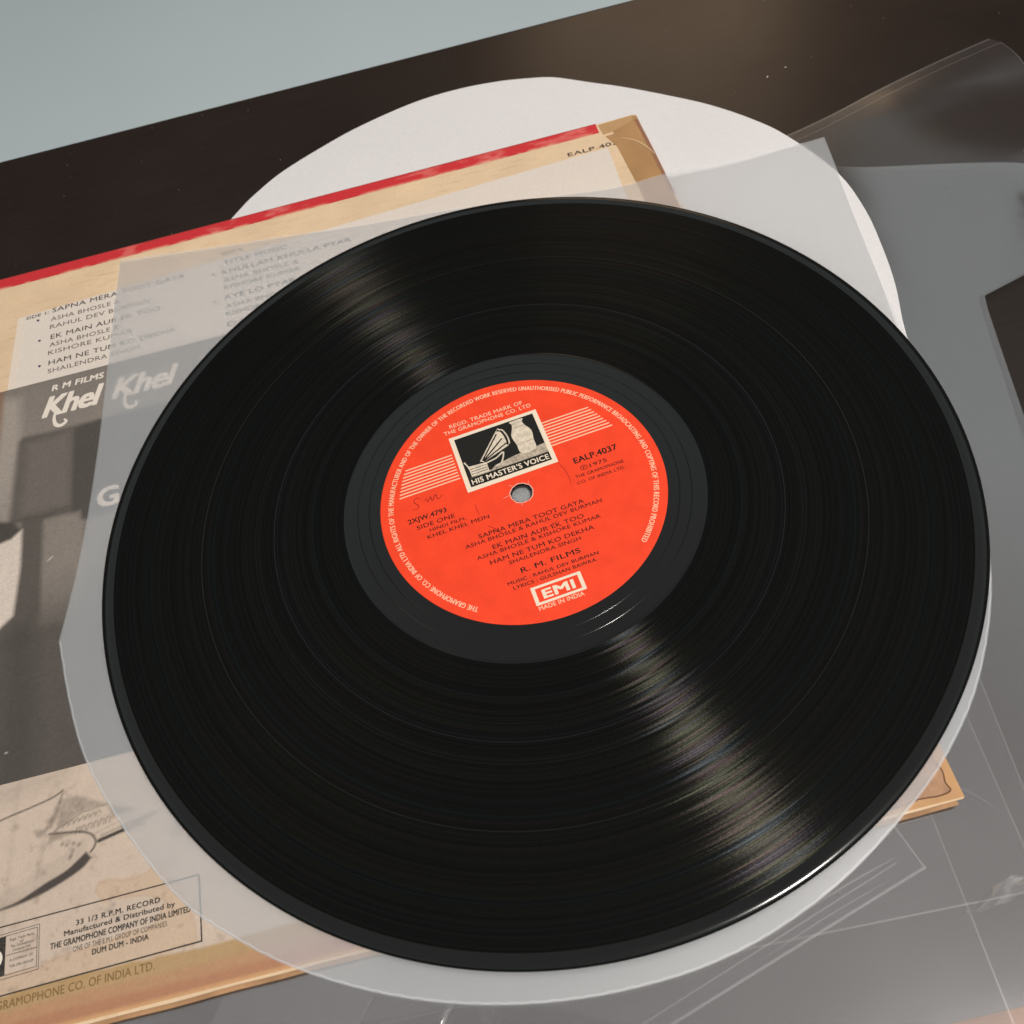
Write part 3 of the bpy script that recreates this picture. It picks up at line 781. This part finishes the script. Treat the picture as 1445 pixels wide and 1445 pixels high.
def tape_mat(name, c, alpha):
    n = NT(name)
    o_ = n.obj()
    f = n.noise(o_, 70.0, 5); 
    tr = n.n("BsdfTransparent"); tr.inputs[0].default_value = (*np.clip(np.array(c) * 1.6, 0, 1), 1)
    n.l(n.ramp(f, [(0.3, tuple(np.array(c) * 0.86)), (0.7, tuple(np.array(c) * 1.12))]), n.p.inputs["Base Color"])
    n.p.inputs["Roughness"].default_value = 0.28
    n.p.inputs["Specular IOR Level"].default_value = 0.40
    n.l(n.bump(n.noise(o_, 240.0, 3), 0.25, 0.0004), n.p.inputs["Normal"])
    mx = n.n("MixShader"); mx.inputs[0].default_value = alpha
    n.l(tr.outputs[0], mx.inputs[1]); n.l(n.p.outputs[0], mx.inputs[2]); n.l(mx.outputs[0], n.out.inputs[0])
    return n.m
# corner patch at lower right, torn back to brown board
poly("tape_strip", [(70, -131.5), (96.2, -131.5), (96.0, -110), (84.2, -110), (84.2, -129.8), (70, -129.8)], ZJ + 0.07, tape_mat("tan_edge_tape", A(190, 150, 106), 0.85), jacket)
tear = catmull([(94.4, -110), (93.2, -116), (92.6, -119.6), (93.6, -123.4), (93.0, -126.6), (93.4, -129.0), (90, -129.7), (84, -129.3), (77, -130.0), (60, -130.2), (55, -129)], 5)
poly("torn_corner", [tuple(p) for p in tear] + [(50, -100), (90, -100)], ZJ + 0.10, paper("torn_brown", A(158, 124, 96), 0.7, 0.22, 160.0), jacket)
ribbon("tear_edge", tear, 0.4, ZJ + 0.14, flat_ink("tear_dark_ink", A(88, 56, 34)), jacket, taper=True)  # dark brown line drawn along the tear

# imprint box
zb = ZJ + 0.13
bx = [(-200, -100.6), (-120.0, -99.9), (-119.8, -118.3), (-200, -119.6)]
ribbon("imprint_rule", [bx[0], bx[1]], 0.38, zb, M_INK, jacket)
ribbon("imprint_rule", [(-119.95, -100.1), (-119.8, -118.5)], 0.42, zb + .01, M_INK, jacket)
ribbon("imprint_rule", [bx[2], bx[3]], 0.42, zb, M_INK, jacket)
JT("33 1/3 R.P.M. RECORD", (-156.9, -105.3), (-131.8, -104.8), 1.55, M_INK, 0.045, zb, spacing=1.1)
JT("Manufactured & Distributed by", (-160.4, -107.5), (-127.4, -107.0), 1.5, M_INK, 0.045, zb)
JT("THE GRAMOPHONE COMPANY OF INDIA LIMITED", (-164.4, -110.2), (-122.8, -109.6), 1.75, M_INK, 0.045, zb)
JT("ONE OF THE E.M.I. GROUP OF COMPANIES", (-157.6, -112.4), (-129.8, -111.9), 1.55, M_INK, 0.0, zb)
JT("DUM DUM - INDIA", (-151.9, -114.5), (-135.3, -114.2), 1.6, M_INK, 0.045, zb)
for a, b in (((-190, -102.95), (-168.0, -102.25)), ((-168.0, -102.25), (-167.7, -114.6)), ((-167.7, -114.6), (-190, -115.3)),
             ((-190, -103.7), (-168.6, -103.0)), ((-168.6, -103.0), (-168.3, -113.7)), ((-168.3, -113.7), (-190, -114.4)), ((-177.6, -108.7), (-168.5, -108.5))):
    ribbon("imprint_rule", [a, b], 0.16, zb, M_INK, jacket)
poly("trademark_panel", [(-190, -103.9), (-178.0, -103.4), (-177.7, -113.9), (-190, -114.3)], zb, M_INK, jacket)
poly("trademark_disc", [(-181.0 + 2.4 * math.cos(t), -109.2 + 2.6 * math.sin(t)) for t in np.linspace(0, 2 * math.pi, 24, endpoint=False)], zb + 0.03, M_WHITE, jacket)
for s, L, R in (("Regd. Trade Marks", (-176.7, -105.0), (-169.5, -104.8)), ("of", (-173.7, -106.0), (-172.6, -106.0)), ("The Gramophone", (-176.4, -106.9), (-169.6, -106.7)),
                ("Company Ltd.", (-175.7, -108.0), (-170.4, -107.8)), ("A COMPANY OF", (-176.4, -110.6), (-169.6, -110.4)), ("THE EMI GROUP", (-176.4, -112.3), (-169.3, -112.1))):
    JT(s, L, R, 0.75, M_INK, 0.01, zb)
JT("GRAMOPHONE CO. OF INDIA LTD.", (-179.5, -122.9), (-133.6, -122.6), 2.4, flat_ink("faded_olive_ink", A(118, 94, 58)), 0.02, zb)

# brown tape along the open side, with a printed line showing through
poly("tape", [(77.6, 176.5), (81.8, 176.9), (81.4, 178.2), (92.6, 186.0), (94.4, 185.4), (95.4, -116), (83.5, -116), (83.2, 60), (82.0, 140), (80.6, 168)], ZJ + 0.17, tape_mat("brown_tape", A(176, 140, 96), 0.72), jacket)
poly("tape_flap", [(76.4, 185.3), (92.8, 186.4), (91.5, 182.6), (82.0, 178.6), (77.0, 178.2)], ZJ + 0.22, tape_mat("tan_tape", A(190, 156, 112), 0.75), jacket)
ribbon("tape_crease", [(84, 173), (89, 169), (92.4, 163.5), (94.5, 157)], 0.5, ZJ + 0.24, flat_ink("crease_pale", A(205, 178, 140)), jacket, taper=True, smooth_n=5)
ribbon("tape_edge", [(93.4, 183), (93.9, 168), (94.2, 150), (94.4, 130)], 1.6, ZJ + 0.2, flat_ink("crease_brown", A(138, 98, 76)), jacket, smooth_n=5)

# ------------------------------------------------------------------ translucent inner sleeve
def frosted(name, clear, blur=0.24):
    n = NT(name)
    o_ = n.obj()
    tr = n.n("BsdfTransparent"); tr.inputs[0].default_value = (1.0, 0.992, 0.985, 1)
    rf = n.n("BsdfRefraction"); rf.inputs[0].default_value = (1.0, 0.992, 0.985, 1); rf.inputs["Roughness"].default_value = 0.5; rf.inputs["IOR"].default_value = 1.12
    m0 = n.n("MixShader"); m0.inputs[0].default_value = blur
    n.l(tr.outputs[0], m0.inputs[1]); n.l(rf.outputs[0], m0.inputs[2])
    df = n.n("BsdfDiffuse"); df.inputs[0].default_value = (0.85, 0.915, 0.965, 1)
    tl = n.n("BsdfTranslucent"); tl.inputs[0].default_value = (0.97, 0.965, 0.965, 1)
    gl = n.n("BsdfGlossy"); gl.inputs[0].default_value = (1, 1, 1, 1); gl.inputs["Roughness"].default_value = 0.38
    m1 = n.n("MixShader"); m1.inputs[0].default_value = 0.38
    n.l(df.outputs[0], m1.inputs[1]); n.l(tl.outputs[0], m1.inputs[2])
    m2 = n.n("MixShader")
    f = n.noise(o_, 25.0, 3)
    n.l(n.math('MULTIPLY_ADD', f, 0.06, 1 - clear - 0.03), m2.inputs[0])
    n.l(m0.outputs[0], m2.inputs[1]); n.l(m1.outputs[0], m2.inputs[2])
    lw = n.n("LayerWeight"); lw.inputs[0].default_value = 0.5
    fz = n.math('MULTIPLY_ADD', n.math('POWER', lw.outputs["Facing"], 5.0), 0.9, 0.045)
    m3 = n.n("MixShader"); n.l(fz, m3.inputs[0]); n.l(m2.outputs[0], m3.inputs[1]); n.l(gl.outputs[0], m3.inputs[2])
    n.l(m3.outputs[0], n.out.inputs[0])
    return n.m
M_FROST = frosted("frosted_polythene", 0.755)
M_SEAM = frosted("polythene_seam", 0.55)

sl_pts = [(-145.8, 174.0), (-123.7, 170.9), (-82, 165.2), (-40.6, 159.5), (0, 154.4), (30, 149.2), (55, 144.6), (69.7, 142.0), (82, 141.6), (95.3, 142.4), (125.9, 140.9), (148.5, 142.5), (166.4, 144.2)]
sl_right = [(166.4, 144.2), (159.6, 96), (155.8, 67), (151.6, 36), (148.5, 10), (146, -14)]
sl_arc = [(146, -14), (142.5, -45), (136, -66), (127, -84), (114.5, -102), (101.7, -115.4), (85.7, -128.0), (60, -142.8), (36, -152.0), (15.4, -156.2), (-3.9, -157.1), (-22.6, -156.0), (-41, -152.9), (-59.4, -147.7), (-77.8, -140.2), (-96.7, -129.9), (-112.2, -118.4), (-124.3, -107.4), (-136.9, -90.4), (-148.2, -71), (-156.7, -52.4), (-162.3, -31.6), (-166.4, -10.4)]
sl_left = [(-166.4, -10.4), (-160.9, 18.2), (-156.6, 48.2), (-151.5, 100.0), (-145.8, 174.0)]
outline = []
for seg, k in ((sl_pts, 4), (sl_right, 4), (sl_arc, 5), (sl_left, 4)):
    outline += [tuple(p) for p in catmull(seg, k)[:-1]]
outline = outline[::-1]                                 # counter-clockwise

def sm0(a, b, v):
    t = max(0.0, min(1.0, (v - a) / (b - a))); return t * t * (3 - 2 * t)
def z_sleeve(x, y):
    z = -2.35
    d = max(0.0, x - 99.0)
    z -= 3.6 * min(1.0, (d / 62.0)) ** 1.3 * min(1.0, max(0, (math.hypot(x, y) - 148) / 14) + 0.0)
    e = max(0.0, -133.0 - y)
    z -= 0.9 * min(1.0, e / 24.0)
    z += 1.6 * sm0(-70, -140, x) * sm0(60, 130, y) + 0.25 * math.sin(x * 0.09 + y * 0.05) * sm0(150, 158, math.hypot(x, y))
    # gentle sag and lift off the jacket away from the record
    r = math.hypot(x, y)
    if x < 60: z += 1.0 * max(0, min(1, (r - 152) / 50)) * (0.6 + 0.4 * math.sin(x * .05 + y * .03))
    return z
def sheet_from_outline(name, pts, zfn, step, mat, parent, smooth=True):
    bm = bmesh.new()
    vs = [bm.verts.new((x, y, 0)) for x, y in pts]
    bm.faces.new(vs)
    xs = [p[0] for p in pts]; ys = [p[1] for p in pts]
    for lo, hi, ax in ((min(xs), max(xs), 0), (min(ys), max(ys), 1)):
        c = lo + step
        while c < hi:
            co = Vector((c, 0, 0)) if ax == 0 else Vector((0, c, 0)); no = Vector((1, 0, 0)) if ax == 0 else Vector((0, 1, 0))
            bmesh.ops.bisect_plane(bm, geom=bm.verts[:] + bm.edges[:] + bm.faces[:], plane_co=co, plane_no=no)
            c += step
    for v in bm.verts: v.co.z = zfn(v.co.x, v.co.y)
    for v in bm.verts: v.co *= MM
    bmesh.ops.recalc_face_normals(bm, faces=bm.faces)
    if sum(f.normal.z for f in bm.faces) < 0: bmesh.ops.reverse_faces(bm, faces=bm.faces)
    for f in bm.faces: f.smooth = smooth
    me = bpy.data.meshes.new(name); bm.to_mesh(me); bm.free()
    return link(name, me, mat, parent)
sleeve = thing("inner_sleeve", "frosted translucent round-bottomed plastic sleeve spread directly under the black record", "inner sleeve")
sheet_from_outline("front_sheet", outline, z_sleeve, 12.0, M_FROST, sleeve)
back_o = [(x * 0.9985, y * 0.9985) for x, y in outline]
sheet_from_outline("back_sheet", back_o, lambda x, y: z_sleeve(x, y) - 0.28, 12.0, M_FROST, sleeve)
def seam_strip(name, pts, w, zfn, dz, mat, parent):
    V, F = ribbon_geo(pts, w, 0)
    V = [(x, y, zfn(x, y) + dz) for x, y, z in V]
    return from_py(name, V, F, mat, parent, smooth=True)
arc_s = catmull(sl_arc, 10)
arc_s = [np.array(p) * (1 - 0.0035) + 0.12 * np.array((math.sin(i * 1.7), math.cos(i * 2.3))) for i, p in enumerate(arc_s)]
seam_strip("weld_seam", arc_s, 0.42, z_sleeve, 0.06, M_SEAM, sleeve)

# ------------------------------------------------------------------ white paper sleeve
M_WPAPER = paper("white_paper", (0.72, 0.712, 0.715), 0.62, 0.015, 20.0, 0.3, 0.04, 900.0)
wpts = [(154.0, 37.2), (158.9, 54.7), (162.3, 73.7), (164.7, 96.6), (163.0, 121.8), (152.4, 151.3), (142.3, 168.0), (128.2, 184.8), (112.2, 199.2), (95.7, 212.6), (82, 222.0), (66.8, 232.1), (54, 236.2), (39.0, 239.4), (22, 241.2), (3.5, 240.8), (-14, 237.6), (-33.3, 232.0), (-52, 223.8), (-70.1, 214.3), (-82, 205.2), (-92.1, 195.2), (-112, 170), (-128, 140), (-140, 100), (-142, 60)]
wsleeve = thing("paper_sleeve", "white round-ended paper sleeve poking out above the jacket, lying on the dark table", "paper sleeve")
wo = [tuple(p) for p in catmull(wpts, 4)] + [(-146, -40), (-140, -50), (125, -60), (143, -10)]
def z_white(x, y):
    lift = 1.3 * max(0, min(1, (y - 192) / 46)) ** 2
    return -6.35 + lift * (0.7 + 0.3 * math.sin(x * 0.045))
sheet_from_outline("front_sheet", wo, z_white, 14.0, M_WPAPER, wsleeve)
sheet_from_outline("back_sheet", [(x * 0.998, y * 0.998) for x, y in wo], lambda x, y: z_white(x, y) - 0.3, 14.0, M_WPAPER, wsleeve)

# ------------------------------------------------------------------ clear plastic outer sleeves
def film(name, haze, rough, wav, wscale=9.0, f0=0.065):
    n = NT(name)
    o_ = n.obj()
    tr = n.n("BsdfTransparent"); tr.inputs[0].default_value = (0.985, 0.985, 0.985, 1)
    gl = n.n("BsdfGlossy"); gl.inputs[0].default_value = (1, 1, 1, 1); gl.inputs["Roughness"].default_value = rough
    df = n.n("BsdfDiffuse"); df.inputs[0].default_value = (0.75, 0.77, 0.80, 1)
    if wav:
        h = n.noise(o_, wscale, 2, 0.4)
        n.l(n.bump(h, wav, 0.02), gl.inputs["Normal"])
    f = n.math('POWER', n.noise(o_, 9.0, 3), 2.0)
    m1 = n.n("MixShader"); n.l(n.math('MULTIPLY', f, haze * 2), m1.inputs[0])
    n.l(tr.outputs[0], m1.inputs[1]); n.l(df.outputs[0], m1.inputs[2])
    lw = n.n("LayerWeight"); lw.inputs[0].default_value = 0.5
    fz = n.math('MULTIPLY_ADD', n.math('POWER', lw.outputs["Facing"], 5.0), 0.85, f0)
    m2 = n.n("MixShader"); n.l(fz, m2.inputs[0]); n.l(m1.outputs[0], m2.inputs[1]); n.l(gl.outputs[0], m2.inputs[2])
    n.l(m2.outputs[0], n.out.inputs[0])
    return n.m
M_FILM = film("clear_film", 0.006, 0.10, 0.02, 14.0, 0.125)
M_FILM_SOFT = film("clear_film_creased", 0.006, 0.22, 0.05, 20.0, 0.055)
M_FILM_FLAT = film("clear_film_flat", 0.012, 0.10, 0.03, 14.0, 0.052)
M_WELD = film("film_weld", 0.055, 0.3, 0.0)
M_WELDB = film("film_weld_bright", 0.24, 0.25, 0.0)
GB = "clear plastic outer sleeves spread under the jacket"

def bag(label, pts, z, zfn, mat, seams=(), step=14.0, gap=0.22, name="outer_sleeve"):
    t = thing(name, label, "plastic sleeve", (0, 0, 0), GB)
    f0 = lambda x, y: z + (zfn(x, y) if zfn else 0)
    sheet_from_outline("front_sheet", pts, f0, step, mat, t)
    sheet_from_outline("back_sheet", [(x, y) for x, y in pts], lambda x, y: f0(x, y) - gap, step, mat, t)
    for s in seams:
        pp, w = s[0], s[1]
        pp = catmull(pp, 8) if len(pp) > 2 else [np.array(pp[0]) + (np.array(pp[1]) - np.array(pp[0])) * k / 24 for k in range(25)]
        seam_strip("weld_seam", pp, w, f0, 0.07, s[2] if len(s) > 2 else M_WELD, t)
    return t
def rot(p, o, a):
    c, s = math.cos(math.radians(a)), math.sin(math.radians(a))
    return (o[0] + p[0] * c - p[1] * s, o[1] + p[0] * s + p[1] * c)
def rect_at(corner, a, w, h):        # corner = lower right
    return [rot(p, corner, a) for p in ((-w, 0), (0, 0), (0, h), (-w, h))]

# big one at the right, its far corner lifted
A0 = (256.3, 175.6)
ptsA = [(-40, -150), (120, -226), (146, -125), (171.5, -16), (182.3, 31), (184.5, 39), (214, 47.5), (269, 70), rot((0, -5), A0, 12.3), rot((-2.5, 0), A0, 12.3), rot((-300, 0), A0, 12.3)]
def sm(a, b, v):
    t = max(0.0, min(1.0, (v - a) / (b - a))); return t * t * (3 - 2 * t)
def zA(x, y):
    d = math.hypot(x - 256, y - 176)
    lift = 5.0 * math.exp(-(d / 60.0) ** 2)
    k = sm(168, 200, x)
    und = k * (0.5 * math.sin(x * 0.052 + y * 0.021) + 0.4 * math.sin(y * 0.061 - x * 0.018 + 1.0) + 1.0)
    u = (x - 256) * math.cos(math.radians(12.3)) + (y - 176) * math.sin(math.radians(12.3))
    w = -(x - 256) * math.sin(math.radians(12.3)) + (y - 176) * math.cos(math.radians(12.3))
    und += 1.6 * k * math.exp(-((w + 16) / 9.0) ** 2) * sm(-110, -20, u)          # a long soft fold behind the far edge
    q = (x - 184) * 0.79 - (y - 25) * 0.61
    d2 = (x - 200) * 0.39 + (y - 115) * 0.92                                       # ridge along the slanting edge, dying out to the right
    und += 5.0 * sm(160, 232, x) * (sm(-125, -2, d2) if d2 < 0 else 1 - sm(0, 45, d2)) * (1 - 0.92 * sm(-13, 4, q) * (1 - sm(-22, 0, d2)))
    return lift + und
bag("large glossy clear plastic sleeve at the right with its far corner turned up", ptsA, -7.75, zA, M_FILM_SOFT,
    seams=(([rot((-300, -0.6), A0, 12.3), rot((-2.5, -0.6), A0, 12.3)], 1.0), ([rot((-300, -5.5), A0, 12.3), rot((-1, -5.5), A0, 12.3)], 0.5),
           ([rot((-0.5, -5), A0, 12.3), (269, 70)], 0.5)), step=8.0)
# folded one on top of it, long straight edge at the right
ptsG = [(-140, -168), (128, -226), (150, -125), (173.6, -16), (184, 31), (186, 38), (215, 46), (270, 68), (245, 84), (163.5, 125.5), (100, 158), (60, 120)]
def zG(x, y): return zA(x, y) + 0.3 + 0.5 * sm(166, 190, x)
bag("clear plastic sleeve with a slanting straight upper edge, between the white paper and right border", ptsG, -7.35, zG, M_FILM,
    seams=(([(100, 157.6), (245, 83.8)], 0.5), ([(150, 128.5), (236, 83)], 0.3), ([(184, 31), (173.6, -16), (150, -125), (128, -226)], 0.25)), step=8.0)
bag("clear plastic sleeve with the outermost of the upright edges beside the jacket corner", rect_at((106.0, -215), -5.7, 300, 322), -7.0, None, M_FILM_FLAT,
    seams=(([rot((-0.4, 0), (106.0, -215), -5.7), rot((-0.4, 322), (106.0, -215), -5.7)], 0.3),))
cF = (106.2, -158.2)
bag("clear plastic sleeve with a crinkled welded corner at the right border below the jacket", rect_at(cF, -3.0, 300, 322), -6.75, None, M_FILM_FLAT,
    seams=(([rot((-0.3, 0), cF, -3), rot((-0.3, 322), cF, -3)], 0.26), ([rot((-300, 0.4), cF, -2.6), rot((0, 0.4), cF, -3)], 0.5)))
cD = (83.6, -200)
bag("clear plastic sleeve whose upright edge runs down to the lower border from the jacket corner", rect_at(cD, -3.0, 290, 300), -6.5, None, M_FILM_FLAT,
    seams=(([rot((-0.3, 0), cD, -3), rot((-0.3, 300), cD, -3)], 0.22),))
cE = (79.6, -146.2)
bag("clear plastic sleeve with a bright slanting welded edge ending in a corner below the jacket", rect_at(cE, 15.3, 310, 300), -6.25, None, M_FILM_FLAT,
    seams=(([rot((-310, 0.5), cE, 15.3), rot((0, 0.5), cE, 15.3)], 0.7, M_WELDB), ([rot((-90, 4.0), cE, 15.3), rot((-6, 5.0), cE, 15.3)], 0.4), ([rot((-0.3, 0), cE, 15.3), rot((-0.3, 60), cE, 15.3)], 0.5)))

bag("clear plastic sleeve reaching left along the lower border beneath the jacket's stained bottom edge", [(-250, -190), (-99, -172), (-78.8, -148.6), (-73.6, -142.5), (-50, -112), (-120, -90), (-250, -100)], -6.05, None, M_FILM_FLAT,
    seams=(([(-99, -172), (-73.6, -142.5)], 0.3),))
eb = [o for o in bpy.data.objects if o.name.startswith("outer_sleeve") and o.get('label', '').startswith("clear plastic sleeve with a bright slanting")][0]
sheet_from_outline("folded_lip", [(-62, -95), (-49, -138), (-45.4, -157.4), (-31.0, -144), (-18, -100)], lambda x, y: -6.0, 12.0, M_FILM_FLAT, eb)
seam_strip("fold_crease", [(-49, -138), (-45.4, -157.4)], 0.3, lambda x, y: -5.95, 0.02, M_WELD, eb)
seam_strip("fold_crease", [(-45.4, -157.4), (-31.0, -144)], 0.3, lambda x, y: -5.95, 0.02, M_WELD, eb)
fb = [o for o in bpy.data.objects if o.get('label', '').startswith("clear plastic sleeve with a crinkled")][0]
for parent, pts, w, zz in (
        (fb, [(83, -121.8), (97, -128.2), (106.5, -139)], 0.25, -6.1),
        (eb, [(45.6, -148.6), (60, -144.6), (74, -141.4)], 0.5, -6.1), (eb, [(30, -157.5), (48, -152.0), (70, -146.4)], 0.3, -6.1),
        (fb, [(-99.4, -139.8), (-94, -146)], 0.3, -5.9)):
    seam_strip("crease", catmull(pts, 10), [w * math.sin(math.pi * (q_ + .5) / (10 * (len(pts) - 1) + 1)) + 0.03 for q_ in range(10 * (len(pts) - 1) + 1)], lambda x, y, z0=zz: z0, 0.0, M_WELD, parent)
def crumple(parent, pts, z, hgt, seed):
    r = random.Random(seed)
    V = []; F = []
    for i, (x, y, w) in enumerate(pts):
        for k in (-1, -0.3, 0.35, 1):
            V.append((x + r.uniform(-.4, .4), y + k * w + r.uniform(-.3, .3), z + (hgt * r.uniform(0.2, 1.0) if abs(k) < 1 else 0.05)))
        if i:
            for k in range(3):
                a = (i - 1) * 4 + k
                F += [(a, a + 4, a + 5), (a, a + 5, a + 1)]
    return from_py("crumpled_weld", V, F, M_CRUMP, parent)
M_CRUMP = film("crumpled_film", 0.22, 0.16, 0.0)  # crumpled film, with its white glare put into a pale haze colour
crumple(fb, [(84, -158.6, .3), (87, -158.6, .7), (89.5, -158.0, 1.3), (92, -157.4, 1.6), (94.5, -156.6, 2.2), (97, -156.0, 2.6), (100, -155.2, 2.2), (104, -156, 1.5)], -6.6, 1.6, 5)
crumple(eb, [(-58.2, -155.0, .8), (-57, -153.2, 1.4), (-55.6, -151.8, 1.7), (-54.2, -150.6, 1.2), (-52.8, -149.6, .4)], -5.95, 1.6, 9)

# ------------------------------------------------------------------ tan sheet at the lower right corner
tan = poly("tan_sheet", [(20, -230), (150, -232), (152, -183.2), (20, -181.0)], -7.95 + 0.1, paper("tan_surface", A(172, 128, 98)), None, 0.2)
tan['label'] = "tan sheet edge just showing under the plastic at the lower right corner"; tan['category'] = "cardboard"

# ------------------------------------------------------------------ dust flecks
V = []; F = []
def fleck(x, y, z, s, a, asp=2.0):
    k = len(V); n_ = 5
    for i in range(n_):
        t = 2 * math.pi * i / n_
        px, py = s * asp * math.cos(t), s * math.sin(t) * random.uniform(.7, 1.2)
        V.append((x + px * math.cos(a) - py * math.sin(a), y + px * math.sin(a) + py * math.cos(a), z + random.uniform(0, .08)))
    F.append(tuple(range(k, k + n_)))
for x, y, s in ((160, 196, .5), (170, 199.5, .4), (215, 232, .14), (250, 262, .14), (268, 214, .14)):
    fleck(x, y, Z_TABLE + .06, s, random.uniform(0, 3), 1.6)
for k in range(150):
    x = random.uniform(-260, 300); y = random.uniform(186, 282)
    fleck(x, y, Z_TABLE + .05, random.uniform(.05, .13), random.uniform(0, 3), random.uniform(1, 3))
for k in range(60):
    x = random.uniform(170, 250); y = random.uniform(-100, 140)
    fleck(x, y, -7.35 + zA(x, y) + 1.05, random.uniform(.05, .16), random.uniform(0, 3), random.uniform(1, 3))
dust = from_py("dust", V, F, flat_ink("dust_grey", (0.42, 0.40, 0.37)))
dust['kind'] = 'stuff'
